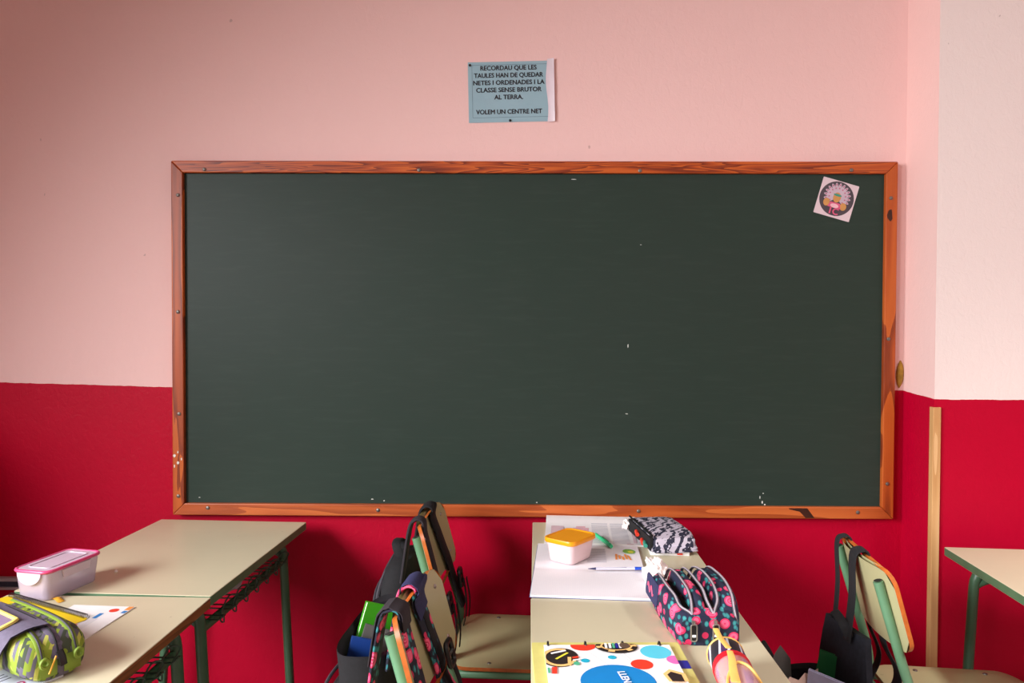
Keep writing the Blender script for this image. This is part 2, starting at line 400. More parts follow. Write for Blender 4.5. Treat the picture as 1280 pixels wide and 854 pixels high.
def ell(c, rx, ry, rot=0, seg=28):
    return [(c[0]+rx*cos(a)*cos(rot)-ry*sin(a)*sin(rot), c[1]+rx*cos(a)*sin(rot)+ry*sin(a)*cos(rot)) for a in [2*pi*k/seg for k in range(seg)]]

# ------------------------------------------------------------------ room
CX0, CYF = 1.262, -0.195        # column corner
RX, LX, BY, HZ = 3.6, -3.0, -6.2, 3.0
struct(MB().box((LX-0.2, BY-0.2, -0.1), (RX+0.2, 0.3, 0)).build('floor', 'terrazzo'), 'speckled terrazzo classroom floor')
struct(MB().box((LX-0.2, BY-0.2, HZ), (RX+0.2, 0.3, HZ+0.1)).build('ceiling', 'ceiling_white'), 'plain white ceiling')
m = MB().box((LX-0.2, 0, 0), (CX0, 0.2, HZ)); struct(m.build('wall_front', 'pink_plaster'), 'pink plaster wall with crimson painted lower half')
m = MB(); m.box((CX0, CYF, 0), (RX+0.2, 0.2, HZ), 0); m.mi = [0, 0, 0, 0, 0, 1]
struct(m.build('wall_column', ['cream_plaster', 'pink_return_plaster']), 'projecting cream wall section with crimson lower half')
struct(MB().box((RX, BY, 0), (RX+0.2, CYF, HZ)).build('wall_right', 'cream_plaster'), 'cream and crimson side wall')
struct(MB().box((LX-0.2, BY-0.2, 0), (RX+0.2, BY, HZ)).build('wall_back', 'cream_plaster'), 'cream and crimson rear wall')
m = MB(); ys = [BY]+[v for wy, ww in reversed(WIN) for v in (wy-ww/2, wy+ww/2)]+[0]
Z0, Z1 = 1.2, 2.86
m.box((LX-0.2, BY, 0), (LX, 0, Z0)); m.box((LX-0.2, BY, Z1), (LX, 0, HZ))
for a, b in ((ys[0], ys[1]), (ys[2], ys[3]), (ys[4], ys[5])): m.box((LX-0.2, a, Z0), (LX, b, Z1))
struct(m.build('wall_left', 'pink_plaster'), 'window wall with crimson lower half')
for i, (wy, ww) in enumerate(WIN):
    e = bpy.data.objects.new('window_%d' % (i+1), None); COL.objects.link(e); e.location = (LX-0.1, wy, Z0); struct(e, 'white framed classroom window with two panes')
    h = Z1-Z0; f = MB()
    for a, b, c, d in ((-ww/2, -ww/2+0.06, 0, h), (ww/2-0.06, ww/2, 0, h), (-0.03, 0.03, 0, h)): f.box((-0.03, a, c), (0.03, b, d))
    f.box((-0.03, -ww/2, 0), (0.03, ww/2, 0.06)); f.box((-0.03, -ww/2, h-0.06), (0.03, ww/2, h))
    f.build('window_frame', 'window_white', e)
    for a, b in ((-ww/2+0.06, -0.03), (0.03, ww/2-0.06)): MB().box((-0.004, a, 0.06), (0.004, b, h-0.06)).build('pane', 'glass', e)
    MB().box((0.1, -ww/2-0.04, -0.03), (0.16, ww/2+0.04, 0)).build('window_sill', 'window_white', e)
struct(MB().box((LX+0.002, -0.75, 0), (-1.98, -0.002, 1.12)).build('added_shade_block', 'cream_plaster'), 'unseen low block added in the corner by the windows to shade the wall')  # added out of view, only to shade the lower left of the front wall
# corner guard: an L-shaped pine batten on the column corner
g = MB(); x0, x1, y0, y1 = CX0-0.008, CX0+0.017, CYF-0.009, CYF+0.014
g.prism([(x0, y0), (x1, y0), (x1, CYF-0.0005), (CX0-0.0005, CYF-0.0005), (CX0-0.0005, y1), (x0, y1)], 0.0, 1.142)
tr = g.build('trim_1', 'batten_wood'); bevel(tr, 0.002, 2); struct(tr, 'pale pine corner batten up the crimson column')
# mustard lump in the wall corner
m = MB(); rings = []
for k in range(9):
    s = k/8; hw = 0.0135*max(0.05, sin(pi*min(1, s*0.97+0.02)))**0.7; zc = 1.186+0.094*s
    rings.append([V((1.248+0.004*s+hw*cos(a), -0.0005-max(0, 0.010*sin(a)*sin(pi*s)**0.5), zc)) for a in [pi*q/8 for q in range(9)]])
m.loft(rings, caps=False, closed_ring=False)
tag(m.build('wall_filler_patch', 'ochre_filler', smooth=True), 'mustard yellow oval filler lump in wall corner beside chalkboard frame', 'filler patch')
# pale rail low on the wall
rl = thing('wall_rail', 'pale grey horizontal rail with dark channel, low on the crimson wall', 'rail', (-2.05, 0, 0.48))
MB().box((-0.6, -0.02, 0.0), (0.5, -0.0005, 0.008)).build('rail_lip', 'rail_grey', rl)
MB().box((-0.6, -0.02, 0.029), (0.5, -0.0005, 0.040)).build('rail_lip', 'rail_grey', rl)
MB().box((-0.6, -0.012, 0.008), (0.5, -0.0005, 0.029)).build('channel', 'rail_dark', rl)

# ceiling lamps (out of frame)
def lamp(x, y, p, lab):
    t_ = thing('ceiling_lamp', lab, 'ceiling lamp', (x, y, HZ-0.09))
    MB().box((-0.16, -0.62, 0.03), (0.16, 0.62, 0.09)).build('housing', 'lamp_white', t_)
    MB().prism(rrect(0.30, 1.22, 0.02), 0.0, 0.03).build('diffuser', 'lamp_diffuser', t_)
    a = area('lamp_light', (0, 0, -0.012), (0, 0, -1), 0.28, 1.2, p, (0.99, 0.98, 1.0), 100); a.parent = t_
lamp(2.0, -2.1, 36, 'white fluorescent ceiling lamp on the side away from the windows')
lamp(-0.2, -4.2, 26, 'white fluorescent ceiling lamp near the rear wall')

# ------------------------------------------------------------------ chalkboard
BW, BH, BZ = 2.44, 1.2008, 0.745
cb = thing('chalkboard', 'large dark green chalkboard in a varnished orange pine frame', 'chalkboard', (0, 0, BZ))
MB().box((-BW/2+0.02, -0.017, 0.02), (BW/2-0.02, -0.001, BH-0.02)).build('writing_surface', 'chalkboard_green', cb)
fw = 0.040
def rail(name, pts, mat):
    m = MB(); n = 4; y0, y1 = -0.001, -0.032
    vs = [(p[0], y0, p[1]) for p in pts]+[(p[0], y1, p[1]) for p in pts]
    m.add(vs, [(0,1,2,3), (4,5,6,7)]+[(i, (i+1) % 4, 4+(i+1) % 4, 4+i) for i in range(4)])
    return bevel(m.build(name, mat, cb), 0.0028, 2)
W2 = BW/2; e = 0.0006
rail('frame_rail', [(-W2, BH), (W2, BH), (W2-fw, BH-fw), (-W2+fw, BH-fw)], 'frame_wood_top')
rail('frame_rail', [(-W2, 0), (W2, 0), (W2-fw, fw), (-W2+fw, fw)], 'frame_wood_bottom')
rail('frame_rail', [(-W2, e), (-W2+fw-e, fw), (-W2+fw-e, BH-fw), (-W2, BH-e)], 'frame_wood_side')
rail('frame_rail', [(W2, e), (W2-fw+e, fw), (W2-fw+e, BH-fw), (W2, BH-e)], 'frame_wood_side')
sm = MB()
rings = [[(0.0065*c*cos(a), -0.0325-h, 0.0065*c*sin(a)) for a in [2*pi*k/10 for k in range(10)]] for c, h in ((1, 0), (0.9, 0.002), (0.5, 0.0034), (0.1, 0.0036))]
sm.loft(rings); s0 = sm.build('screw', 'dull_steel', cb, smooth=True)
for i, (x, z) in enumerate([(-1.106, 1.916), (-1.196, 1.83), (-1.198, 1.436), (-1.196, 1.09), (-1.1, 0.77), (-0.382, 1.915), (0.359, 1.914), (1.064, 1.917), (1.197, 1.824), (1.195, 1.353), (1.198, 0.865), (1.1, 0.768), (0.362, 0.768), (-0.52, 0.766), (-1.2, 0.81)]):
    s_ = s0 if i == 0 else s0.copy()
    if i: COL.objects.link(s_)
    s_.location = (x, 0, z-BZ)
def blob(name, x, z, w, h, y, mat, par, n=9):
    pts = [(x+w*(0.6+0.4*random.random())*cos(2*pi*k/n), y, z+h*(0.6+0.4*random.random())*sin(2*pi*k/n)) for k in range(n)]
    return MB().add(pts, [tuple(range(n))]).build(name, mat, par)
def wx(px): return (px-649.3)/940*2.55-0.043
def wz(py): return 1.3913-(py-408)/940*2.55-BZ
for px, py, w_, h_ in ((465, 626, .006, .002), (480, 628, .003, .003), (951, 621, .002, .007), (954, 627, .003, .006), (957, 630, .004, .003), (955, 616, .003, .002), (672, 629, .003, .002), (247, 625, .004, .002), (716, 225, .012, .0015), (785, 432, .002, .008), (784, 517, .006, .0015), (800, 306, .004, .001)):
    blob('chalk_mark', wx(px), wz(py), w_, h_, -0.0176, 'chalk', cb)
for k in range(5):
    blob('chalk_mark', -1.205+0.012*(k % 3)-0.008, 0.187+0.012*k-0.02, 0.0025+0.003*(k % 2), 0.006, -0.0326, 'chalk', cb)
# dark knots in the pine frame
m = MB().add([(0.868, -0.0326, 0.036), (0.93, -0.0326, 0.036), (0.955, -0.0326, 0.003), (0.925, -0.0326, 0.003), (0.905, -0.0326, 0.024), (0.87, -0.0326, 0.032)], [(0, 1, 2, 3, 4, 5)])
plain('knot_dark', (58, 26, 14), 0.45, 0.2, 40); m.build('knot', 'knot_dark', cb); blob('knot', 1.194, 1.022, 0.011, 0.024, -0.0326, 'knot_dark', cb, 12)

# ------------------------------------------------------------------ sign on the wall
def wall_thing(name, label, cat, x, z, y, tilt=0.0):
    t_ = thing(name, label, cat, (x, y, z)); t_.rotation_euler = (pi/2, 0, 0)
    t_.rotation_euler = Matrix.Rotation(pi/2, 3, 'X').to_euler()
    mt = Matrix.Rotation(-tilt, 3, 'Y') @ Matrix.Rotation(pi/2, 3, 'X'); t_.rotation_euler = mt.to_euler()
    return t_
sg = wall_thing('paper_notice', 'laminated pale blue notice with black capitals pinned above the chalkboard', 'sign', -0.076, 2.186, -0.0008, R(1.3))
m = MB(); nx = 24
rings = []
for i in range(nx+1):
    x = -0.143+0.286*i/nx; lift = 0.0
    rings.append([V((x, -0.102, lift)), V((x, 0.102, lift)), V((x, 0.102, lift+0.0008)), V((x, -0.102, lift+0.0008))])
m.loft(rings); m.build('sheet', 'sign_blue', sg)
m = MB()
for a, b, c, d in ((-0.130, 0.130, 0.091, 0.0922), (-0.130, 0.130, -0.0862, -0.085), ): m.box((a, c, 0.0009), (b, d, 0.0013))
m.box((-0.130, -0.085, 0.0009), (-0.1288, 0.091, 0.0013)); m.build('border_line', 'sign_line', sg)
lines = ['RECORDAU QUE LES', 'TAULES HAN DE QUEDAR', 'NETES I ORDENADES I LA', 'CLASSE SENSE BRUTOR', 'AL TERRA.', None, 'VOLEM UN CENTRE NET']
wid = [0.191, 0.234, 0.242, 0.222, 0.098, 0, 0.224]
for i, s_ in enumerate(lines):
    if not s_: continue
    o = text_mesh('lettering', s_, 0.0215, 'sign_ink', sg, (-0.006, 0.080-i*0.0246, 0.0016), bold=0.0007)
    xs = [v.co.x for v in o.data.vertices]; k = wid[i]/(max(xs)-min(xs))
    for v in o.data.vertices: v.co.x *= k
m = MB(); rings = []
for i in range(7):
    x = 0.1235+0.025*i/6; z = 0.0016+0.007*(i/6)**1.5
    rings.append([V((x+0.0035*(1-i/6)*sin(j*0.9), -0.104+0.212*j/8, z+0.0006*i/6*sin(j*1.7+i))) for j in range(9)])
m.loft(rings, closed_ring=False, caps=False); m.build('tape_strip', 'tape', sg, smooth=True)
for x, y in ((-0.136, 0.092), (-0.003, -0.097)):
    pm = MB(); pm.loft([[(0.0042*c*cos(a), 0.0042*c*sin(a), h) for a in [2*pi*k/10 for k in range(10)]] for c, h in ((1, 0), (1, 0.003), (0.5, 0.005))])
    pm.build('pin', 'pin_black', sg, loc=(x, y, 0.0008))
# sticker on the chalkboard
st = wall_thing('class_sticker', 'square white sticker with a feathered headdress emblem on chalkboard', 'sticker', 1.021, 1.822, -0.0178, R(-16))
MB().prism(rrect(0.124, 0.124, 0.002, 2), 0, 0.0008).build('backing', 'sticker_white', st)
MB().disc((0, 0.002), 0.058, 0.058, 0.0010, 40).build('roundel', 'sticker_dark', st)
m = MB(); m2 = MB()
for lay, (rad, n, L) in enumerate(((0.030, 15, 0.016), (0.021, 11, 0.012))):
    for k in range(n):
        a = R(-38)+R(256)*k/(n-1); c = (rad*cos(a), 0.010+rad*sin(a))
        m.poly(ell(c, L, 0.0052, a, 12), 0.0012+0.0002*lay+0.00001*k); c2 = ((rad+L*0.55)*cos(a), 0.010+(rad+L*0.55)*sin(a)); m2.poly(ell(c2, 0.0030, 0.0024, a, 8), 0.0018+0.00001*k)
m.build('feathers', 'feather', st); m2.build('feather_tips', 'feather_tip', st)
m = MB(); m.disc((0, 0.006), 0.013, 0.017, 0.0021); m.disc((-0.030, -0.017), 0.011, 0.013, 0.0021); m.disc((0.028, -0.019), 0.011, 0.013, 0.0021); m.build('face_and_hands', 'skin_tan', st)
MB().disc((0, 0.014), 0.014, 0.004, 0.0023).build('headband', 'band_teal', st)
m = MB(); m.poly([(-0.024, -0.030), (0.022, -0.030), (0.016, -0.012), (-0.018, -0.012)], 0.0023); m.build('emblem_shirt', 'rose_print', st)
m = MB(); m.disc((-0.001, -0.023), 0.014, 0.007, 0.0024); m.build('emblem_plate', 'rose_pale', st)
text_mesh('lettering', '1C', 0.030, 'rose_print', st, (0.0, -0.042, 0.0026), bold=0.0012)

# ------------------------------------------------------------------ desks
def bent(p0, p1, p2, r, n=6):     # corner p1 rounded with radius r, returns points
    a = (V(p0)-V(p1)).normalized(); b = (V(p2)-V(p1)).normalized(); out = []
    s0_, s1_ = V(p1)+a*r, V(p1)+b*r
    for k in range(n+1):
        t_ = k/n; out.append((1-t_)**2*s0_+2*(1-t_)*t_*V(p1)+t_**2*s1_)
    return out
def desk(label, loc, rz, w=0.5, l=0.7, edge='desk_green_edge', top=0.735):
    d = thing('school_desk', label, 'desk', (loc[0], loc[1], 0), rz, None)
    th = 0.024
    m = MB(); m.prism(rrect(w, l, 0.004, 3), top-th, top, 0, 1, 2)
    bevel(m.build('tabletop', ['laminate_top', edge, 'tube_green'], d), 0.0012, 1)
    lx, ly = w/2-0.06, l/2-0.06; r = 0.014; zt = top-th-r
    for sy in (-1, 1):
        y = sy*ly
        for sx in (-1, 1):
            path = [(sx*(lx+0.035), y, 0.012)]+bent((sx*(lx+0.035), y, 0), (sx*lx, y, zt), (0, y, zt), 0.06)+[(0, y, zt)]
            MB().tube(path, r, 10).build('leg', 'tube_green', d, smooth=True)
            MB().tube([(sx*(lx+0.0365), y, 0.0), (sx*(lx+0.035), y, 0.03)], r+0.003, 10).build('foot_cap', 'rubber', d, smooth=True)
        zb = top-0.085
        pts = [(-lx-0.004, y-sy*0.0, zb-0.012)]+bent((-lx-0.004, y, zb-0.012), (-lx+0.03, y, zb+0.012), (lx-0.03, y, zb+0.012), 0.03)+bent((-lx+0.03, y, zb+0.012), (lx-0.03, y, zb+0.012), (lx+0.004, y, zb-0.012), 0.03)+[(lx+0.004, y, zb-0.012)]
        MB().tube(pts, 0.0115, 10).build('brace', 'tube_green', d, smooth=True)
    MB().tube([(lx, -ly, top-0.112), (lx, ly, top-0.112)], 0.012, 10).build('basket_rail', 'tube_green', d, smooth=True)
    MB().tube([(-lx+0.12, -ly, top-0.112), (-lx+0.12, ly, top-0.112)], 0.012, 10).build('basket_rail', 'tube_green', d, smooth=True)
    wm = MB(); n = 7; z = top-0.100
    for k in range(n):
        yc = -ly+0.06+(2*ly-0.12)*k/(n-1); a = yc-0.014; b = yc+0.014
        wm.tube(catmull([(-lx+0.10, a, z), (0, a, z), (lx, a, z), (lx+0.032, a, z+0.002), (lx+0.036, yc, z+0.006), (lx+0.032, b, z+0.002), (lx, b, z), (0, b, z), (-lx+0.10, b, z)], 3), 0.0022, 5)
        if k < n-1:
            yn = yc+(2*ly-0.12)/(n-1)
            wm.tube(catmull([(lx+0.03, b, z+0.002), (lx+0.026, b+0.008, z-0.020), (lx+0.016, (b+yn)/2-0.02, z-0.014), (lx+0.015, (b+yn)/2, z+0.012), (lx+0.030, yn-0.024, z+0.040), (lx+0.046, yn-0.010, z+0.034), (lx+0.03, yn-0.014, z+0.002)], 4), 0.0022, 5)
    wm.build('wire_basket', 'wire_green', d, smooth=True)
    return d
desk('olive-topped school desk with green edging pushed to the wall, pink-lidded lunchbox at its end', (-1.0187, -0.408), R(-3), 0.5, 0.69)
desk('olive-topped school desk with bare brown wooden edge under the lime pencil case', (-1.040, -1.1195), R(-1), 0.5, 0.70, 'brown_edge')
desk('olive-topped school desk against the wall carrying open notebook and orange-lidded container', (0.236, -0.415), R(-1.3), 0.48, 0.70)
desk('olive-topped school desk carrying the floral pencil case and circle-printed book', (0.222, -1.117), R(-0.8), 0.48, 0.70)
desk('bare olive-topped school desk standing in front of the cream wall section', (1.449, -0.686), R(-5), 0.5, 0.70)

# ------------------------------------------------------------------ chairs (local: facing +x, origin under the seat centre)
SEAT_Z, ZT = 0.455, 0.828
def back_x(z): return -0.215-(z-0.64)*0.27       # front face of the backrest at its ends
def chair(label, loc, rz):
    c = thing('school_chair', label, 'chair', (loc[0], loc[1], 0), rz)
    # seat: moulded plywood slab
    poly = rrect(0.385, 0.385, 0.055, 6); th = 0.011
    def sz(x, y): return SEAT_Z-0.010*max(0, (x-0.10)/0.09)**2-0.006*(1-(y/0.19)**2)*max(0.0, 1-((x+0.02)/0.18)**2)
    m = MB(); rg = []
    for s, dz in ((1.0, -th), (1.0, -0.001), (0.985, 0.0)):
        rg.append([V((p[0]*s, p[1]*s, sz(p[0]*s, p[1]*s)+dz)) for p in poly])
    n = len(poly); m.add(rg[0]+rg[1], [(k, (k+1) % n, n+(k+1) % n, n+k) for k in range(n)], 1)
    ins = [rg[2]]
    for s in (0.8, 0.55, 0.3, 0.1): ins.append([V((p[0]*s, p[1]*s, sz(p[0]*s, p[1]*s))) for p in poly])
    m.loft([rg[1]]+ins, caps=False); m.f.append(tuple(len(m.v)-n+k for k in range(n))); m.mi.append(0)
    und = [[V((p[0]*s, p[1]*s, sz(p[0]*s, p[1]*s)-th)) for p in poly] for s in (1.0, 0.5, 0.1)]
    m.loft(und, caps=False); m.f.append(tuple(len(m.v)-n+k for k in range(n))); m.mi.append(0)
    m.build('seat', ['laminate_seat', 'ply_edge'], c, smooth=True)
    # backrest: curved laminated ply
    W, z0, z1 = 0.36, 0.635, ZT; pol = rrect(W, z1-z0, 0.036, 5)
    def bp(y, zz, off): 
        z = z0+(z1-z0)/2+zz; return V((back_x(z)-0.030*(1-(y/(W/2))**2)-off*0.95, y, z-off*0.3))
    m = MB(); n = len(pol); f1 = [bp(p[0], p[1], 0) for p in pol]; f2 = [bp(p[0], p[1], 0.010) for p in pol]
    m.add(f1+f2, [(k, (k+1) % n, n+(k+1) % n, n+k) for k in range(n)], 1)
    # faces as vertical strips
    ys = [-W/2+W*k/18 for k in range(19)]
    def ext(y):
        r_ = 0.036; h = (z1-z0)/2; d_ = abs(y)-(W/2-r_)
        return h if d_ <= 0 else h-r_+math.sqrt(max(0, r_*r_-d_*d_))
    for off in (0, 0.010):
        vs = []; fs = []
        for y in ys:
            h = ext(y)
            for q in range(5): vs.append(bp(y, -h+2*h*q/4, off))
        for a in range(18):
            for q in range(4): fs.append((a*5+q, a*5+q+1, (a+1)*5+q+1, (a+1)*5+q))
        m.add(vs, fs, 0)
    bk = m.build('backrest', ['laminate_seat', 'ply_edge'], c, smooth=True)
    for sy in (-1, 1):
        for z in (0.675, 0.79):
            y = sy*0.145; p = bp(y, z-(z0+z1)/2, 0)
            rm = MB(); rm.loft([[p+V((h, 0.006*cc*cos(a), 0.006*cc*sin(a))) for a in [2*pi*k/8 for k in range(8)]] for cc, h in ((1, -0.001), (0.8, 0.003), (0.2, 0.004))])
            rm.build('rivet', 'steel', c, smooth=True)
    for x, y in ((-0.08, 0.165), (-0.08, -0.165), (0.10, 0.165), (0.10, -0.165)):
        rm = MB(); z = sz(x, y); rm.loft([[V((x+0.007*cc*cos(a), y+0.007*cc*sin(a), z+h)) for a in [2*pi*k/8 for k in range(8)]] for cc, h in ((1, -0.001), (0.8, 0.002), (0.2, 0.003))])
        rm.build('rivet', 'dull_steel', c, smooth=True)
    r = 0.0115
    for sy in (-1, 1):
        y = sy*0.145
        def px(z): return back_x(z)-0.0215-r
        top = V((px(0.795), y, 0.795)); mid = V((px(0.60)+0.004, y, 0.60)); knee = V((-0.205, y+sy*0.012, 0.50)); low = V((-0.205, y+sy*0.02, 0.44)); foot = V((-0.275, y+sy*0.03, 0.012))
        path = [top]+catmull([top.lerp(mid, 0.5), mid, knee, low, low.lerp(foot, 0.4), foot], 5)
        MB().tube(path, r, 10).build('back_post', 'chair_green', c, smooth=True)
        MB().disc((0, 0), r*0.8, r*0.8, 0, 10).build('post_end', 'tube_inside', c, loc=top+V((-0.0012, 0, 0.003)), rot=(0, R(-18), 0))
        MB().tube([foot-V((0, 0, 0.012)), foot+V((0.003, 0, 0.02))], r+0.003, 10).build('foot_cap', 'rubber', c, smooth=True)
        yy = sy*0.178; zr = SEAT_Z-0.026
        side = [V((-0.205, y+sy*0.02, zr)), V((-0.19, yy, zr))]+bent((-0.19, yy, zr), (0.175, yy, zr), (0.215, yy, 0), 0.05)+[V((0.215, yy, 0.012))]
        MB().tube(side, r, 10).build('front_leg', 'chair_green', c, smooth=True)
        MB().tube([(0.2155, yy, 0), (0.214, yy, 0.03)], r+0.003, 10).build('foot_cap', 'rubber', c, smooth=True)
    for x in (-0.205, 0.10): MB().tube([(x, -0.165, SEAT_Z-0.028), (x, 0.165, SEAT_Z-0.028)], 0.010, 8).build('cross_bar', 'chair_green', c, smooth=True)
    return c
C1 = ((-0.035, -0.335), R(-3)); C2 = ((0.013, -1.015), R(-6)); C3 = ((1.105, -0.690), R(-6))
chair('school chair tucked at the wall-side desk, black backpack on its back', *C1)
chair('school chair with floral-strapped open backpack hanging on its backrest', *C2)
chair('school chair with black denim bag hung by thin straps, facing the bare desk', *C3)

# ------------------------------------------------------------------ bags
def sell(a, hx, hy, n=3.0):
    ca, sa = cos(a), sin(a); return (hx*math.copysign(abs(ca)**(2/n), ca), hy*math.copysign(abs(sa)**(2/n), sa))
def body_loft(secs, N=28, n=3.2):     # secs: (z, cx, cy, hx, hy)
    rings = []
    for z, cx, cy, hx, hy in secs:
        rings.append([V((cx+q[0], cy+q[1], z)) for q in [sell(2*pi*k/N, hx, hy, n) for k in range(N)]])
    return rings
def strap_path(y, x_back, z_back, z_low, x_low, dy=0.0, gap=0.007):
    # from the bag's top, over the top edge, down the front face, to a hanging end
    pts = [V((x_back, y, z_back)), V((back_x(ZT)-0.048, y, ZT-0.02)), V((back_x(ZT)-0.030, y, ZT+0.012)), V((back_x(ZT)-0.008, y, ZT+0.008))]
    def fx(z, yy): return back_x(z)-0.030*(1-(yy/0.18)**2)+gap
    for k, z in enumerate((0.80, 0.75, 0.70, 0.655)):
        yy = y+dy*(k+1)/4; pts.append(V((fx(z, yy), yy, z)))
    pts.append(V((fx(0.62, y+dy)+0.004, y+dy, 0.61)))
    pts.append(V((x_low, y+dy, z_low)))
    return catmull(pts, 5)
def buckle(par, loc, rot=(0, 0, 0)):
    m = MB(); m.tube([V(p) for p in [(0, a, b) for a, b in rrect(0.044, 0.05, 0.01, 3)]], 0.006, 6, closed=True); m.tube([(0, -0.02, 0), (0, 0.02, 0)], 0.005, 6)
    return m.build('buckle', 'black_plastic', par, smooth=True, loc=loc, rot=rot)
# backpack on the wall-side chair
b1 = thing('backpack', 'closed black backpack hanging on the chair nearest the wall', 'backpack', (*C1[0], 0), C1[1])
secs = [(0.30, -.365, 0, .035, .11), (0.31, -.365, 0, .052, .13), (0.40, -.37, 0, .060, .14), (0.55, -.368, 0, .058, .14), (0.64, -.362, 0, .052, .13), (0.685, -.355, 0, .042, .11), (0.708, -.348, 0, .028, .08), (0.715, -.346, 0, .012, .04)]
MB().loft(body_loft(secs)).build('bag_body', 'black_fabric', b1, smooth=True)
secs = [(0.33, -.420, 0, .02, .10), (0.34, -.424, 0, .028, .115), (0.48, -.424, 0, .028, .12), (0.56, -.418, 0, .025, .11), (0.585, -.410, 0, .012, .08)]
MB().loft(body_loft(secs)).build('front_pocket', 'black_fabric', b1, smooth=True)
MB().tube(catmull([(-.395, -.137, .45), (-.405, -.128, .60), (-.392, -.09, .672), (-.382, 0, .70), (-.392, .09, .672), (-.405, .128, .60)], 6), 0.0055, 6).build('zipper', 'dark_zip', b1, smooth=True)
MB().tube(catmull([(-.418, -.115, .50), (-.421, -.09, .605), (-.416, 0, .635), (-.421, .09, .605)], 6), 0.004, 6).build('zipper', 'dark_zip', b1, smooth=True)
MB().ribbon(catmull([(-.35, -.055, .70), (-.368, -.045, .745), (-.368, .015, .745), (-.35, .025, .705)], 5), (1, 0, 0), 0.025, 0.006).build('grab_handle', 'black_fabric', b1, smooth=True)
MB().ribbon(strap_path(-0.115, -.335, 0.66, 0.50, -.185, -0.01), (0, 1, 0), 0.042, 0.010).build('strap', 'charcoal_strap', b1, smooth=True)
MB().ribbon(strap_path(0.055, -.335, 0.66, 0.52, -.185, 0.045), (0, 1, 0), 0.066, 0.010).build('strap', 'black_fabric', b1, smooth=True)
for y in (-0.125, 0.10):
    buckle(b1, (-.195, y, 0.605), (0, R(-10), 0))
    MB().ribbon(catmull([(-.185, y, .60), (-.175, y-.008, .52), (-.19, y, .44), (-.24, y, .40)], 5), (0, 1, 0), 0.022, 0.003).build('webbing', 'black_fabric', b1, smooth=True)
    MB().ribbon(catmull([(-.178, y+.012, .60), (-.168, y+.02, .53), (-.17, y+.016, .475)], 5), (0, 1, 0), 0.018, 0.003).build('webbing', 'black_fabric', b1, smooth=True)

def open_bag(parent, cx, cy, hx, hy, z0, rim, mat_out, N=36, th=0.007, flare=1.12, name='bag_body'):
    # shell with an open, slanted mouth. rim(a) -> z at that angle
    m = MB(); rings = []
    for t_, f in ((0, .72), (0.03, .86), (0.2, .98), (0.55, 1.02), (0.85, (1+flare)/2), (1, flare)):
        rings.append([V((cx+q[0]*f, cy+q[1]*f, z0+t_*(rim(a)-z0))) for a, q in [(2*pi*k/N, sell(2*pi*k/N, hx, hy, 2.8)) for k in range(N)]])
    inn = []
    for t_, f in ((1, flare), (0.985, flare-th/min(hx, hy)), (0.85, (1+flare)/2-th/min(hx, hy)), (0.55, 0.97-th/min(hx, hy)), (0.08, .85)):
        inn.append([V((cx+q[0]*f, cy+q[1]*f, z0+t_*(rim(a)-z0)+(0.004 if t_ == 1 else 0))) for a, q in [(2*pi*k/N, sell(2*pi*k/N, hx, hy, 2.8)) for k in range(N)]])
    m.loft(rings, caps=False, mi=0); n = len(rings[0]); m.f.append(tuple(reversed(range(n)))); m.mi.append(0)
    b0 = len(m.v); m.loft([rings[-1]]+inn, caps=False, mi=1); m.f.append(tuple(len(m.v)-n+k for k in range(n))); m.mi.append(1)
    return m.build(name, [mat_out, 'dark_lining'], parent, smooth=True)
# floral-strapped backpack, world aligned body, hanging behind chair two
b2 = thing('backpack', 'open black backpack with floral straps, books sticking out', 'backpack', (*C2[0], 0), C2[1])
BCX, BCY = -0.395, 0.14
rim2 = lambda a: 0.688+0.02*max(0, sin(a))+0.006*cos(a)
open_bag(b2, BCX, BCY, .066, .145, .30, rim2, 'black_fabric')
secs = [(0.33, BCX-.07, BCY, .03, .10), (0.34, BCX-.075, BCY, .036, .115), (0.48, BCX-.075, BCY, .036, .12), (0.57, BCX-.07, BCY, .030, .115), (0.60, BCX-.06, BCY, .012, .085)]
MB().loft(body_loft(secs)).build('front_pocket', 'black_fabric', b2, smooth=True)
MB().tube(catmull([(BCX-.100, BCY-.11, .50), (BCX-.100, BCY-.09, .585), (BCX-.092, BCY, .605), (BCX-.100, BCY+.09, .585)], 6), 0.004, 6).build('zipper', 'dark_zip', b2, smooth=True)
pth = strap_path(0.025, -.335, 0.66, 0.53, -.165, 0.040)
MB().ribbon(pth, (0, 1, 0), 0.078, 0.009).build('strap', 'floral_strap', b2, smooth=True)
q = [p+V((0.0055, 0, 0.001)) for p in pth[14:44]]
MB().ribbon(q, (0, 1, 0), 0.030, 0.004).build('strap_panel', 'black_fabric', b2, smooth=True)
q = [p+V((0.001, 0, 0.0065)) if i < 6 else p+V((0.006, 0, 0.002)) for i, p in enumerate(pth[8:24])]
MB().ribbon(q, (0, 1, 0), 0.080, 0.005).build('strap_patch', 'navy_fabric', b2, smooth=True)
pth = strap_path(-0.120, -.345, 0.60, 0.56, -.18, 0.015)
MB().ribbon(pth, (0, 1, 0), 0.056, 0.009).build('strap', 'floral_strap', b2, smooth=True)
q = [p+V((-0.006 if i < 4 else 0.0, 0, 0.004 if i < 4 else 0.0066)) if i < 9 else p+V((0.006, 0, 0.001)) for i, p in enumerate(pth[3:21])]
MB().ribbon(q, (0, 1, 0), 0.058, 0.005).build('strap_patch', 'charcoal_strap', b2, smooth=True)
buckle(b2, (-.214, 0.066, 0.672), (0, R(-14), 0))
MB().ribbon(catmull([(-.206, .066, .65), (-.190, .07, .60), (-.175, .07, .52), (-.18, .07, .42), (-.26, .06, .38)], 5), (0, 1, 0), 0.026, 0.004).build('webbing', 'black_fabric', b2, smooth=True)
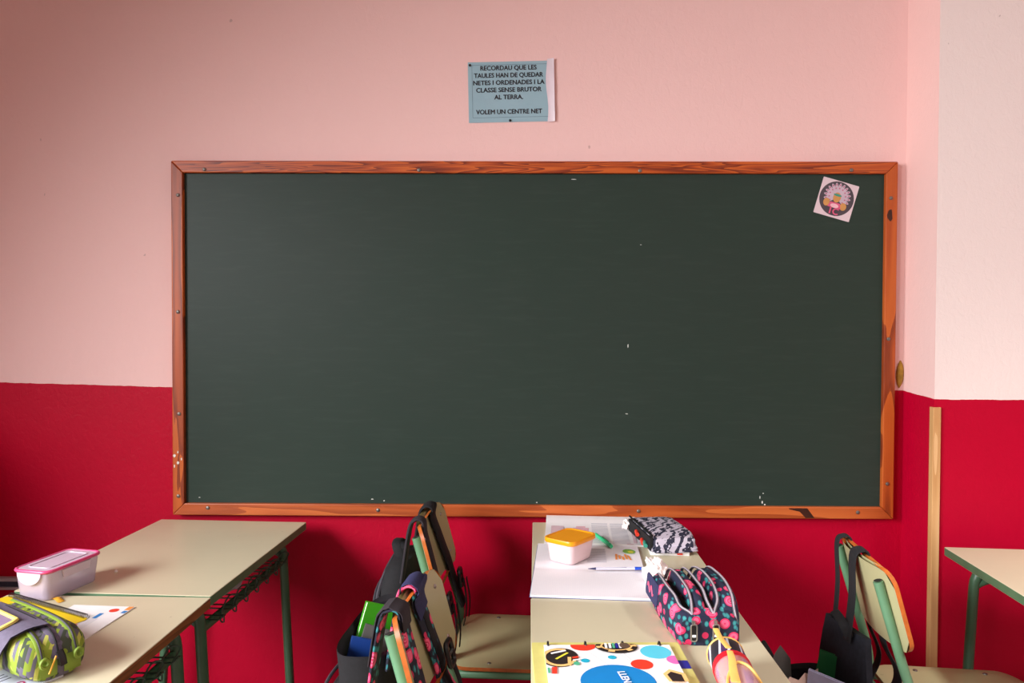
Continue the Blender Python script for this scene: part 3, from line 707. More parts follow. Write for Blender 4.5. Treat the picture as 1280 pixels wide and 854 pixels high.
MB().ribbon(catmull([(-.182, -.105, .60), (-.172, -.105, .54), (-.19, -.08, .44), (-.27, -.05, .38)], 5), (0, 1, 0), 0.026, 0.004).build('webbing', 'black_fabric', b2, smooth=True)
# books inside it
def book(name, label, cat, loc, size, rot, cov, parts=True, group=None):
    w_, h_, d_ = size   # width, height, thickness along local x
    t_ = thing(name, label, cat, loc, 0, group); t_.rotation_euler = rot
    MB().box((-d_/2, -w_/2, 0), (-d_/2+0.0022, w_/2, h_)).build('cover', cov, t_)
    MB().box((d_/2-0.0022, -w_/2, 0), (d_/2, w_/2, h_)).build('cover', cov, t_)
    MB().box((-d_/2+0.0022, w_/2-0.0022, 0), (d_/2-0.0022, w_/2, h_)).build('spine', cov, t_)
    MB().box((-d_/2+0.0023, -w_/2+0.003, 0.003), (d_/2-0.0023, w_/2-0.0023, h_-0.003)).build('pages', 'page_edge', t_)
    return t_
def c2w(x, y, z):
    a = C2[1]; return (C2[0][0]+x*cos(a)-y*sin(a), C2[0][1]+x*sin(a)+y*cos(a), z)
def orient(o, n, side, tl, w_, h_):      # cover normal n, width direction side, world position of the top fore-edge corner
    n = V(n).normalized(); sd = (V(side)-n*V(side).dot(n)).normalized(); up_ = n.cross(sd)
    mm = Matrix((n, sd, up_)).transposed(); o.rotation_euler = mm.to_euler(); o.location = V(tl)-up_*h_+sd*w_/2
g_ = book('exercise_book', 'green covered book standing upright in the open floral-strapped backpack', 'book', (0, 0, 0), (.10, .19, .016), (0, 0, 0), 'book_green')
orient(g_, (.50, -.85, .12), (.85, .48, -.36), (-.402, -.80, .738), .10, .19)
g_ = book('exercise_book', 'blue covered book lying low in the open floral-strapped backpack', 'book', (0, 0, 0), (.06, .14, .018), (0, 0, 0), 'book_blue')
orient(g_, (.30, -.93, .20), (.90, .28, -.28), (-.418, -.885, .690), .06, .14)
g_ = book('exercise_book', 'dark grey covered book between the blue and green books in backpack', 'book', (0, 0, 0), (.07, .15, .010), (0, 0, 0), 'book_grey')
orient(g_, (.35, -.92, .18), (.88, .30, -.36), (-.394, -.850, .705), .07, .15)
m = MB(); rg = []
for i in range(6): rg.append([V((0.012*sin(i*1.3)+0.006*j/4, -0.05+0.02*i, 0.245*j/4+(0.01*math.sin(i*2.1) if j == 4 else 0))) for j in range(5)])
m.loft(rg, closed_ring=False, caps=False)
tag(m.build('loose_papers', 'page_edge', smooth=True, loc=c2w(BCX+.036, BCY-.06, .430), rot=(R(-6), R(6), R(25))), 'crumpled pale papers beside the books in floral-strapped backpack', 'papers')

# bag on the chair at the bare desk
b3 = thing('backpack', 'black denim backpack hanging open by two thin straps, papers inside', 'backpack', (*C3[0], 0), C3[1])
def c3w(x, y, z):
    a = C3[1]; return (C3[0][0]+x*cos(a)-y*sin(a), C3[0][1]+x*sin(a)+y*cos(a), z)
# tall back panel
m = MB(); rg = []
for k in range(9):
    z = 0.24+0.398*k/8; t_ = k/8
    hw = 0.155-0.045*t_-0.03*t_**4; xx = -.315-0.010*sin(pi*t_); yc = -0.035+0.02*t_
    rg.append([V((xx+dx+0.02*(f-.2)*(-1 if f > 0 else -1.2), yc+f*hw, z)) for dx, f in ((0, -1), (0, -.5), (.002, 0), (0, .5), (0, 1), (-.014, 1), (-.018, .5), (-.02, 0), (-.018, -.5), (-.014, -1))])
m.loft(rg); m.build('back_panel', 'black_denim', b3, smooth=True)
rim3 = lambda a: 0.47+0.02*cos(a)
open_bag(b3, -.405, -0.02, .065, .125, .16, rim3, 'black_denim', flare=1.15)
MB().ribbon(catmull([(-.47, .03, .44), (-.485, .035, .50), (-.505, .04, .55), (-.51, .042, .565)], 4), (0.8, 1, 0), 0.07, 0.006, wend=0.010).build('mouth_flap', 'black_fabric', b3, smooth=True)
MB().ribbon(catmull([(-.325, -.06, .625), (-.338, -.045, .658), (-.338, .02, .660), (-.325, .04, .632)], 5), (1, 0, 0.6), 0.022, 0.005).build('grab_handle', 'black_fabric', b3, smooth=True)
for y, y2, ww in ((-0.03, -0.055, 0.050), (0.095, 0.045, 0.032)):
    p = [V((-.33, y2, 0.615)), V((-.315, (y+y2)/2, 0.72)), V((back_x(ZT)-0.045, y, ZT-0.012)), V((back_x(ZT)-0.030, y, ZT+0.009)), V((back_x(ZT)-0.012, y, ZT+0.003))]
    def fx(z, yy): return back_x(z)-0.030*(1-(yy/0.18)**2)+0.006
    p += [V((fx(z, y), y, z)) for z in (0.79, 0.72, 0.66)]+[V((fx(.62, y), y, .60)), V((-.20, y, .53)), V((-.215, y, .475)), V((-.28, y*.6, .40)), V((-.335, y*.6, .36))]
    MB().ribbon(catmull(p, 5), (0, 1, 0), ww, 0.005).build('strap', 'black_fabric', b3, smooth=True)
book('exercise_book', 'lilac and white booklet sticking up beside black denim panel', 'book', c3w(-.372, -.045, .30), (.13, .24, .008), (R(8), R(-10), R(50)), 'book_lilac')
book('exercise_book', 'emerald green booklet pressed against the black denim panel', 'book', c3w(-.356, .02, .29), (.12, .265, .010), (R(10), R(-3), R(60)), 'book_emerald')
m = MB(); m.loft([[V((-0.055+0.11*i/5, 0.004*sin(i*2.0)+0.003*j, 0.245*j/4+(0.012*(i % 2) if j == 4 else 0))) for j in range(5)] for i in range(6)], closed_ring=False, caps=False)
tag(m.build('loose_papers', 'paper_beige', smooth=True, loc=c3w(-.425, -.05, .275), rot=(R(4), R(-5), R(25))), 'beige sheet of paper in the mouth of the black denim bag', 'papers')
m = MB(); m.loft([[V((-0.03+0.06*i/4, 0.003*sin(i*2.0), 0.255*j/4+(0.022*(2-abs(i-2)) if j == 4 else 0))) for j in range(5)] for i in range(5)], closed_ring=False, caps=False)
tag(m.build('plastic_folder', 'book_grey', smooth=True, loc=c3w(-.455, .0, .28), rot=(R(0), R(-5), R(15))), 'grey plastic folder corner poking from black denim bag', 'folder')

# ------------------------------------------------------------------ things on the left desks
TZ = 0.7352
lb = thing('lunchbox', 'clear plastic lunchbox with a pink-rimmed lid and side clip', 'lunchbox', (-1.182, -0.726, TZ), R(-12))
w_, l_, h_ = 0.100, 0.172, 0.066
rg = []
for z, s, ins in ((0.0, .80, 0), (0.003, .86, 0), (0.058, .965, 0), (h_, .97, 0)): rg.append([V((p[0]*s, p[1]*(1-(1-s)*.55), z)) for p in rrect(w_, l_, 0.018, 5)])
inn = []
for z, s in ((h_, .94), (0.055, .935), (0.006, .82)): inn.append([V((p[0]*s, p[1]*(1-(1-s)*.55), z)) for p in rrect(w_, l_, 0.018, 5)])
m = MB(); m.loft(rg+inn, caps=True); m.build('tub', 'clear_plastic', lb, smooth=True)
m = MB(); m.prism(rrect(w_*.97, l_*.98, 0.016, 5), h_+0.0005, h_+0.007); lid = bevel(m.build('lid', 'clear_lid', lb), 0.002, 2)
m = MB(); m.tube([V((p[0], p[1], h_+0.005)) for p in rrect(w_*.99, l_*.99, 0.018, 6)], 0.0042, 8, closed=True); m.build('gasket', 'pink_gasket', lid, smooth=True)
m = MB(); m.tube([V((p[0], p[1], h_+0.0078)) for p in rrect(w_*.62, l_*.72, 0.012, 4)], 0.0015, 6, closed=True); m.build('lid_ridge', 'clear_lid', lid, smooth=True)
pl = [(-0.033, 0.008)]+[(0.033*cos(a), 0.006+0.026*sin(a)) for a in [R(180+180*k/14) for k in range(15)]]+[(0.033, 0.008)]
m = MB(); m.prism(pl, 0, 0.003); m.build('clip', 'clear_lid', lb, loc=(0, -l_/2-0.0005, h_-0.006), rot=(R(86), 0, 0))
pl = [(-0.045, 0.004), (-0.04, -0.016), (0.04, -0.016), (0.045, 0.004)]
MB().prism(pl, 0, 0.003).build('clip', 'clear_lid', lb, loc=(w_/2+0.001, 0.0, h_-0.004), rot=(R(90), 0, R(90)))
# yellow spiral notebook: spiral along the far edge
ynb = thing('spiral_notebook', 'yellow covered spiral notebook with black coil, partly under lime pencil case', 'notebook', (-1.130, -0.848, TZ), R(-26.7))
MB().prism([(p[0], p[1]) for p in rrect(0.30, 0.215, 0.008, 4, (0, -0.1135))], 0.0006, 0.0032).build('pages', 'page_edge', ynb)
MB().prism(rrect(0.304, 0.219, 0.010, 4, (0, -0.1135)), 0.0033, 0.0042).build('front_cover', 'yellow_cover', ynb)
MB().prism(rrect(0.304, 0.219, 0.010, 4, (0, -0.1135)), 0.0, 0.0005).build('back_cover', 'rail_grey', ynb)
m = MB(); pth = []
for k in range(0, 48*8+1):
    a = 2*pi*k/8; pth.append((-0.145+0.29*k/(48*8), -0.004+0.0060*cos(a), 0.0068+0.0058*sin(a)))
m.tube(pth, 0.0009, 4); m.build('coil', 'black_plastic', ynb, smooth=True)
# leaflet
lf = thing('leaflet', 'white printed leaflet with red lettering beside yellow notebook', 'leaflet', (-0.985, -0.945, TZ), R(-4))
pts = [(0.045, 0.098), (0.036, 0.06), (0.045, -0.085), (-0.085, -0.10), (-0.085, 0.085)]
MB().prism([(0.046, 0.104), (0.046, -0.104), (-0.102, -0.104), (-0.102, 0.104)], 0, 0.0025).build('pages', 'white_paper', lf)
m = MB(); m.disc((0.012, 0.078), 0.011, 0.011, 0.0028, 18); m.build('print', 'print_red', lf)
MB().poly([(-.03, -.06), (-.022, -.062), (-.018, -.005), (-.026, -.004)], 0.0028).build('print', 'print_red', lf)
m = MB(); m.poly([(0.033, 0.103), (0.045, 0.103), (0.045, 0.082), (0.033, 0.082)], 0.0028); m.build('print', 'print_orange', lf)
m = MB(); m.poly([(0.035, 0.078), (0.045, 0.078), (0.045, 0.064), (0.035, 0.064)], 0.0028); m.build('print', 'print_blue', lf)
MB().poly([(-.01, .06), (.0, .06), (0, .03), (-.01, .03)], 0.0028).build('print', 'print_blue', lf)
m = MB()
for k in range(9): m.poly([(-.015+.006*k-.03, -.05), (-.015+.006*k-.0285, -.05), (-.015+.006*k-.0285, .05-.01*(k % 3)), (-.015+.006*k-.03, .05-.01*(k % 3))], 0.00275)
m.build('print', 'ink_grey', lf)
# lime pencil case
GC = (-1.006, -1.122); GA = R(-33)
gc = thing('pencil_case', 'lime and grey patterned pencil case with grey front flap', 'pencil case', (*GC, TZ+0.0046), GA)
gc.scale = (0.92, 0.88, 1.0)
gr = []; N = 30
for x, s, hh in ((-.145, .55, .6), (-.138, .82, .85), (-.11, .98, 1), (0, 1, 1.03), (.09, 1, 1), (.122, .93, .9), (.138, .78, .72), (.144, .6, .5)):
    gr.append([V((x, q[0], 0.040*hh+q[1]*hh+0.002 if False else max(0.0, 0.040+q[1])*hh)) for q in [sell(2*pi*k/N, .072*s, .042, 2.9) for k in range(N)]])
MB().loft(gr).build('case_body', 'lime_camo', gc, smooth=True)
def over(y, x0=-.13, xe=.147, ztop=.083, zend=.035, y2=None):
    y2 = y if y2 is None else y2
    return catmull([(x0, y, ztop), (-.05, y, ztop+.002), (.05, y, ztop+.0015), (.10, y, ztop-.004), (.130, (y+y2)/2, ztop-.018), (xe, y2, zend)], 6)
for y, w_, mt in ((-.032, .014, 'lime'), (.036, .014, 'lime'), (.0, .022, 'slate_fabric')):
    z = .0835-(abs(y)/.072)**3*.012
    MB().ribbon(over(y, ztop=z), (0, 1, 0), w_, .004).build('zip_tape', mt, gc, smooth=True)
    MB().tube([p+V((.001, 0, .002)) for p in over(y, ztop=z)], .0022, 6).build('zipper', 'dark_zip' if mt == 'lime' else 'black_fabric', gc, smooth=True)
for y in (-.020, .028):
    m = MB(); m.ribbon(catmull([(.128, y, .052), (.143, y, .036), (.1465, y, .020), (.1455, y, .006)], 4), (0, 1, 0), .034, .003); m.build('end_patch', 'lime', gc, smooth=True)
for y, z in ((-.032, .036), (.036, .036)):
    m = MB(); m.tube([(0, .008*cos(a), .008*sin(a)) for a in [2*pi*k/14 for k in range(14)]], .0035, 6, closed=True); m.build('zip_pull', 'lime', gc, smooth=True, loc=(.156, y, z))
m = MB(); m.ribbon([(.150, .0, .05), (.158, .002, .038), (.160, .004, .024)], (0, 1, 0), .014, .004); m.build('zip_pull', 'black_plastic', gc, smooth=True)
MB().tube([(.161, -.012, .046), (.165, -.028, .018)], .0018, 6).build('zip_cord', 'peel', gc, smooth=True)
# the flap with its window
def flap(u, v):   # u along length 0..1 , v from hinge 0 to free edge 1
    x = -.20+.300*u; prof = [(.004, .0885), (-.034, .0905), (-.068, .082), (-.088, .056), (-.098, .022)]
    s = v*4; i = min(3, int(s)); f = s-i
    y = prof[i][0]+(prof[i+1][0]-prof[i][0])*f; z = prof[i][1]+(prof[i+1][1]-prof[i][1])*f
    return V((x-.012*v*u, y, z))
m = MB(); NU, NV = 14, 10
top = [[flap(i/NU, j/NV) for j in range(NV+1)] for i in range(NU+1)]
m.loft(top, closed_ring=False, caps=False); m.loft([[p-V((0, -.0012, .003)) for p in rg_] for rg_ in top], closed_ring=False, caps=False)
m.build('front_flap', 'slate_fabric', gc, smooth=True)
up = V((0, -.0018, .0028))
loop = [flap(u, v)+up for u, v in [(.18+.62*k/8, .22) for k in range(9)]+[(.82, .3+.5*k/5) for k in range(6)]+[(.8-.62*k/8, .88) for k in range(9)]+[(.16, .8-.5*k/5) for k in range(6)]]
m = MB(); m.tube(loop, .0042, 6, closed=True); m.build('window_trim', 'flap_trim', gc, smooth=True)
m = MB(); m.loft([[flap(.18+.62*i/8, .24+.62*j/6)+up*.7 for j in range(7)] for i in range(9)], closed_ring=False, caps=False); m.build('flap_window', 'window_vinyl', gc, smooth=True)
# grey booklet by the case
gb = thing('booklet', 'pale grey booklet with plum number 4 under the lime pencil case', 'booklet', (-0.968, -1.205, TZ), R(-28))
MB().prism(rrect(0.12, 0.17, 0.004, 3, (0, -0.03)), 0, 0.004).build('pages', 'grey_booklet', gb)
m = MB(); m.disc((0.016, 0.024), 0.014, 0.014, 0.0043, 24); m.build('print', 'print_plum', gb)
m = MB(); m.poly([(0.02, 0.03), (0.034, 0.03), (0.034, 0.018), (0.02, 0.018)], 0.0042); m.build('print', 'print_purple', gb)
m = MB(); m.poly([(-.02, .054), (.02, .054), (.02, .04), (-.02, .04)], 0.0042); m.build('print', 'print_blue', gb)
text_mesh('lettering', '4', 0.024, 'print_white', gb, (0.016, 0.024, 0.0046), (0, 0, R(-58)), bold=0.001)
text_mesh('lettering', 'Gra', 0.020, 'print_plum', gb, (0.030, -0.012, 0.0045), (0, 0, R(-58)), bold=0.0008)
m = MB()
for k in range(3): m.poly([(-.018+.012*k-.02, .0), (-.015+.012*k-.02, .0), (-.015+.012*k-.02, -.05), (-.018+.012*k-.02, -.05)], 0.0042)
m.build('print', 'ink_dark', gb)
# crumbs
m = MB(); rg = [[V((-.022+.044*i/5, -.008+.016*j/3+.004*sin(i), .001+.007*sin(pi*i/5)*(1-abs(j-1.5)/2))) for j in range(4)] for i in range(6)]
m.loft(rg, closed_ring=False, caps=False); tag(m.build('orange_peel', 'peel', smooth=True, loc=(-1.140, -0.800, TZ), rot=(0, 0, R(-25))), 'scrap of orange peel beside the clear lunchbox', 'peel')
m = MB(); m.loft([[V((.005*c*cos(a), .004*c*sin(a), h)) for a in [2*pi*k/8 for k in range(8)]] for c, h in ((.8, 0), (1, .002), (.6, .005), (.1, .006))]); tag(m.build('crumb', 'tissue', smooth=True, loc=(-1.112, -0.592, TZ)), 'single white crumb on the bare desktop near the lunchbox', 'crumb')
def crumple(name, label, cat, loc, size, mat, seed, sub=3):
    bm = bmesh.new(); bmesh.ops.create_icosphere(bm, subdivisions=sub, radius=1)
    for v in bm.verts:
        d = v.co.normalized(); k = 0.72+0.5*mnoise.noise(d*1.7+V((seed, 0, 0)))+0.28*abs(mnoise.noise(d*4.1+V((0, seed, 0))))
        v.co = V((d.x*size[0]*k, d.y*size[1]*k, max(-0.55, d.z*k)*size[2]))
    mz = min(v.co.z for v in bm.verts)
    for v in bm.verts: v.co.z -= mz
    me = bpy.data.meshes.new(name); bm.to_mesh(me); bm.free(); me.materials.append(MATS[mat])
    o = bpy.data.objects.new(name, me); COL.objects.link(o); o.location = loc
    return tag(o, label, cat)
crumple('crumpled_tissue', 'grey crumpled tissue lying in the wire basket under the desk', 'tissue', (-0.845, -0.47, 0.6545), (.022, .075, .026), 'grey_tissue', 3.1)

# ------------------------------------------------------------------ things on the middle desks
# textbook at the back
tb = thing('textbook', 'open printed textbook lying closest to the chalkboard, under orange-lidded container', 'book', (0.190, -0.190, TZ), R(-3.5))
def page_z(y): return 0.0035+0.016*math.exp(-((y-0.135)/0.05)**2)
m = MB(); n = 14
prof = [(-.135+.275*k/n) for k in range(n+1)]
m.loft([[V((x, y, 0.0)) for y in prof]+[V((x+(.012*(.14-y)*0), y, page_z(y))) for y in reversed(prof)] for x in (-.148, .148)]); m.build('pages', 'white_paper', tb, smooth='auto')
def pz(pts, mt, nm='print'):
    m = MB()
    for q in pts:
        x0, y0, x1, y1 = q; m.add([(x0, y0, page_z(y0)+.0005), (x1, y0, page_z(y0)+.0005), (x1, y1, page_z(y1)+.0005), (x0, y1, page_z(y1)+.0005)], [(0, 1, 2, 3)])
    m.build(nm, mt, tb)
rows = [(x0, -.118+.011*k, x1, -.1135+.011*k) for x0, x1 in ((.0, .052), (.06, .112)) for k in range(19)]
pz(rows, 'ink_grey'); pz([(-.075, -.118+.011*k, -.008, -.1135+.011*k) for k in range(11)], 'ink_blue')

for q_ in ((-.13, -.10, -.09, .06), (.122, -.115, .132, .08), (.10, -.13, .120, -.122)): pz([q_], 'ink_pink')
pz([(-.06, .01, -.01, .045)], 'rose_pale'); pz([(-.05, .0465, -.02, .06)], 'rose_pale'); pz([(-.035, .02, -.02, .04)], 'print_peach'); pz([(-.14, -.125, -.125, -.115)], 'ink_blue')
# squared notebook
nb = thing('notebook', 'open squared-paper notebook with a blue pen across it', 'notebook', (0.147, -0.552, TZ), R(-4))
def nbz(y, top_=0.006): return 0.0020+0.0042*abs(math.tanh(y*26))**0.7+(0.0012*sin(y*30) if y < 0 else 0)
ys_ = [-.216+.432*k/36 for k in range(37)]
m = MB(); m.loft([[V((x, y, 0.0004)) for y in ys_]+[V((x, y, nbz(y))) for y in reversed(ys_)] for x in (-.147, -.07, 0, .07, .147)]); m.build('pages', 'squared_paper', nb, smooth='auto')
MB().prism([(-.149, -.219), (.149, -.219), (.149, .219), (-.149, .219)], 0.0, 0.0004).build('cover', 'book_blue', nb)
m = MB()
for k in range(12): 
    for x0, x1 in ((-.005, .05),):
        y0 = .05+.011*k; m.add([(x0, y0, nbz(y0)+.0008), (x1, y0, nbz(y0)+.0008), (x1, y0+.004, nbz(y0+.004)+.0008), (x0, y0+.004, nbz(y0+.004)+.0008)], [(0, 1, 2, 3)])
m.build('print', 'ink_grey', nb)
m = MB(); m.poly(ell((.118, .155), .018, .022, .2, 18), .0075); m.build('drawing', 'print_leaf', nb); m = MB(); m.poly(ell((.122, .150), .008, .011, .2, 12), .0078); m.build('drawing', 'print_yellow', nb)
m = MB()
for k in range(5): m.poly([(.075+.010*k, .075+.006*(k % 2)), (.080+.010*k, .075+.006*(k % 2)), (.083+.008*k, .125-.01*(k % 3)), (.077+.008*k, .127-.01*(k % 3))], .0076)
m.build('drawing', 'print_orange', nb)
NZ = TZ+0.0085
# container
ct = thing('food_container', 'pale pink plastic food container with a bright orange lid', 'food container', (0.101, -0.480, NZ), R(52))
rg = [[V((p[0]*s, p[1]*s, z)) for p in rrect(.120, .094, .020, 6)] for z, s in ((0, .78), (.002, .83), (.010, .87), (.046, .97), (.052, 1.0), (.054, 1.0))]
inn = [[V((p[0]*s, p[1]*s, z)) for p in rrect(.120, .094, .020, 6)] for z, s in ((.054, .95), (.045, .93), (.004, .78))]
m = MB(); m.loft(rg+inn); m.build('tub', 'pink_plastic', ct, smooth=True)
m = MB(); m.loft([[V((p[0]*s, p[1]*s, z)) for p in rrect(.128, .102, .020, 6)] for z, s in ((.0545, .99), (.056, 1.0), (.064, 1.0), (.0665, .985), (.0668, .90), (.0650, .88), (.0650, .3))]); m.build('lid', 'orange_lid', ct, smooth=True)
# marker and pen
mk = thing('highlighter', 'green highlighter pen lying across the textbook', 'pen', (0.212, -0.315, TZ+0.013), R(-75))
MB().tube([(-.065, 0, 0), (.05, 0, 0)], .0062, 10).build('barrel', 'marker_green', mk, smooth=True)
MB().tube([(.05, 0, 0), (.064, 0, 0)], .0066, 10, rend=.005).build('cap', 'marker_green', mk, smooth=True)
MB().tube([(-.02, 0.004, 0.0048), (.03, 0.004, 0.0048)], .0016, 5).build('print', 'book_emerald', mk, smooth=True)
pn = thing('ballpoint_pen', 'clear ballpoint pen with blue cap lying across squared notebook', 'pen', (0.215, -0.573, TZ+0.0115), R(2))
MB().tube([(-.052, 0, 0), (.058, 0, 0)], .0036, 8).build('barrel', 'pen_clear', pn, smooth=True)
MB().tube([(-.060, 0, 0), (.03, 0, .0012)], .0026, 6).build('ink_tube', 'pen_ink', pn, smooth=True)
MB().tube([(-.073, 0, 0), (-.052, 0, 0)], .0008, 8, rend=.0036).build('tip', 'pen_ink', pn, smooth=True)
MB().tube([(.052, 0, 0), (.070, 0, 0), (.082, 0, 0)], .0046, 8, rend=.0034).build('cap', 'pen_blue', pn, smooth=True)
# booklets and mono leaf case
bk = thing('booklet', 'white booklet lying under the black and white leaf-print case', 'booklet', (0.398, -0.30, TZ), R(-3))
MB().prism(rrect(.112, .235, .003, 2), 0, .010).build('pages', 'white_paper', bk)
MB().prism(rrect(.116, .239, .003, 2), .0102, .0112).build('front_cover', 'grey_booklet', bk)
m = MB(); m.box((.02, -.1212, .003), (.035, -.118, .0075)); m.build('page_tab', 'print_red', bk)
lc = thing('pencil_case', 'black and white leaf-print zip case with crumpled front end', 'pencil case', (0.388, -0.300, TZ+0.0115), R(8))
rg = []
for y, s, hz, dz in ((-.125, .80, .5, -.002), (-.118, .93, .8, 0), (-.08, 1, 1, 0), (0, 1, 1.03, 0), (.08, .98, 1, .002), (.115, .92, .85, .002), (.122, .8, .55, .003)):
    rg.append([V((q[0], y, max(0, .024+q[1])*hz)) for q in [sell(2*pi*k/28, .066*s, .024, 7.0) for k in range(28)]])
MB().loft(rg).build('case_body', 'leafy_mono', lc, smooth=True)
m = MB(); rg = []
for y, s, hz in ((-.134, .7, .4), (-.128, .9, .8), (-.09, 1.02, 1), (-.02, 1.0, 1)):
    rg.append([V((q[0]+.004*sin(k*1.7+y*60), y+.004*sin(k*2.3), .006+max(-.006, q[1]*hz))) for k, q in enumerate([sell(2*pi*k/28, .072*s, .013, 3) for k in range(28)])])
m.loft(rg); m.build('crumpled_fold', 'leafy_mono', lc, smooth=True)
MB().box((-.0715, -.115, .004), (-.063, .105, .040)).build('open_side', 'black_fabric', lc)
MB().tube(catmull([(-.066, -.118, .046), (-.068, 0, .0485), (-.066, .11, .046)], 5), .003, 6).build('zipper', 'black_plastic', lc, smooth=True)
for y, c_, nm in ((-.02, 'print_red', 'pen_end'), (-.075, 'print_red', 'pen_end'), (-.1, 'band_teal', 'pen_end')):
    MB().tube([(-.080, y, .014+.01*(y > -.05)), (-.074, y+.03, .016+.01*(y > -.05))], .0062, 8).build(nm, c_, lc, smooth=True)
crumple('crumpled_tissue', 'white crumpled tissue behind the floral pencil case', 'tissue', (0.312, -0.635, TZ), (.036, .085, .040), 'tissue', 11.3, 4)
crumple('crumpled_tissue', 'small white paper ball beside the leaf-print case', 'tissue', (0.318-.020, -0.195, TZ+0.018), (.016, .028, .02), 'tissue', 5.7)
# floral pencil case
fc = thing('pencil_case', 'navy floral pencil case with two open grey zips', 'pencil case', (0.344, -0.895, TZ), R(-87))
# local +x runs towards the room (length), local +y to the right of the case
L2 = .128
def fh(x, top):      # arch height along the length
    s = (x+.0)/L2; return top*max(0.0, 1-abs(s)**4.5)**.5
def lobe(y0, hw, top, mat, nm, bend=0.0, taper=1.0, N=22):
    rg = []
    for k in range(15):
        x = -L2+2*L2*k/14; xx = x*.985; h = max(.016, fh(xx, top)); yc = y0+bend*sin(pi*(k/14))
        wv = hw*(0.62+.38*sin(pi*min(1, max(0, k/14)))**.5)
        rg.append([V((x, yc+q[0], max(.001, h/2+q[1]))) for q in [sell(2*pi*j/N, wv, h/2, 3.0) for j in range(N)]])
    return MB().loft(rg).build(nm, mat, fc, smooth=True)
lobe(0, .060, .070, 'dark_lining', 'lining')
lobe(-.054, .016, .083, 'floral_case', 'side_panel', -.006)
lobe(-.013, .019, .096, 'floral_case', 'centre_panel', -.002)
lobe(.046, .028, .098, 'floral_case', 'side_panel', .008)
# lower body joins the panels
rg = []
for k in range(13):
    x = -L2*1.0+2*L2*k/12; s = (0.80+.20*sin(pi*k/12)**.5); h = .052*(0.75+.25*sin(pi*k/12)**.4)+(.022 if k >= 11 else 0)
    rg.append([V((x+(.004 if k == 12 else 0), q[0], max(.0, h/2+q[1]))) for q in [sell(2*pi*j/28, .074*s, h/2, 4) for j in range(28)]])
MB().loft(rg).build('case_body', 'floral_case', fc, smooth=True)
def zipline(pts, nm='zipper', r=.0022, mt='grey_zip'):
    p = catmull(pts, 6); m = MB(); m.ribbon(p, (0, 1, 0), .0075, .0022, 0); m.build('zip_tape', 'dark_zip', fc, smooth=True)
    MB().tube([q+V((0, 0, .0012)) for q in p], r, 6).build(nm, mt, fc, smooth=True)
def zl(y, top, bow, yend, x0=-.118):
    return [(x0, y+bow*.2, fh(x0, top)+.003)]+[(x, y+bow*sin(pi*(x+L2)/(2*L2)), fh(x, top)+.002) for x in (-.09, -.04, .02, .07, .1)]+[(.122, yend, .062), (.131, yend, .048)]
zipline(zl(-.049, .083, -.012, -.036)); zipline(zl(-.031, .094, .004, -.034))
zipline(zl(.004, .096, -.001, .010)); zipline(zl(.022, .098, .012, .012))
zipline([(x, .056+.008*sin(pi*(x+L2)/(2*L2)), fh(x, .098)+.002) for x in (-.115, -.08, -.02, .04, .09, .112)]+[(.127, .058, .045)])
for y in (-.035, .011):
    m = MB(); m.loft([[V((.133, y+.004*cos(a), .050+.004*sin(a))) for a in [2*pi*k/8 for k in range(8)]], [V((.138, y+.004*cos(a), .050+.004*sin(a))) for a in [2*pi*k/8 for k in range(8)]]]); sl = m.build('zip_slider', 'steel', fc, smooth=True)
    m = MB(); m.tube([(.141, y+a, .030+b) for a, b in rrect(.012, .034, .004, 3)], .0017, 6, closed=True); m.build('pull_frame', 'steel', sl, smooth=True)
    m = MB(); m.prism(rrect(.009, .030, .003, 3), 0, .0025); m.build('pull_tab', 'black_plastic', sl, loc=(.1395, y, .030), rot=(pi/2, 0, pi/2))
    m = MB(); m.prism(rrect(.008, .005, .001, 2), 0, .003); m.build('pull_badge', 'print_white', sl, loc=(.1395, y, .024), rot=(pi/2, 0, pi/2))
MB().prism(rrect(.11, .05, .012, 4), 0, .003).build('navy_panel', 'navy_fabric', fc, loc=(-.055, -.0745, .052), rot=(R(84), 0, 0))
m = MB(); m.tube(catmull([(-.085+.006*k, .0, .010*sin(k*1.35)) for k in range(10)], 4), .0018, 5); m.build('embroidery', 'rose_print', fc, smooth=True, loc=(-.005, -.0785, .050))
# printed book with the circles
bb = thing('ring_book', 'ring-bound book with olive backing and white cover of coloured circles', 'book', (0.136, -1.175, TZ), R(1.2))
MB().prism(rrect(.298, .26, .003, 2), 0, .0125).build('backing_card', 'olive_card', bb)
MB().prism(rrect(.25, .225, .002, 2, (.0, -.010)), .0126, .0175).build('pages', 'page_edge', bb)
X0, X1, Y0, Y1 = -.126, .126, -.124, .104
cvr = MB().prism([(X0, Y0), (X1, Y0), (X1, Y1), (X0, Y1)], .0176, .0186).build('front_cover', 'print_white', bb)
_z = [.0188]
def pr(poly, mt, nm='print'):
    p = clip(poly, X0+.0004, Y0+.0004, X1-.0004, Y1-.0004); _z[0] += .00004
    if len(p) > 2: MB().poly(p, _z[0]).build(nm, mt, cvr)
for a, b in (((-.05, .09), (0, .0)), ((.04, .03), (.02, .09)), ((.09, .06), (.05, .02)), ((.09, .06), (.125, .0)), ((.05, .02), (.12, .03)), ((-.06, .05), (0, .0)), ((.02, .06), (.05, .0))):
    d = (V((b[0]-a[0], b[1]-a[1], 0))).normalized(); nn = V((-d.y, d.x, 0))*.0005
    pr([(a[0]+nn.x, a[1]+nn.y), (b[0]+nn.x, b[1]+nn.y), (b[0]-nn.x, b[1]-nn.y), (a[0]-nn.x, a[1]-nn.y)], 'print_line')
pr(ell((-.048, .098), .025, .022), 'print_red'); pr(ell((.092, .070), .030, .030), 'print_cyan'); pr(ell((.055, .016), .021, .021), 'print_red')
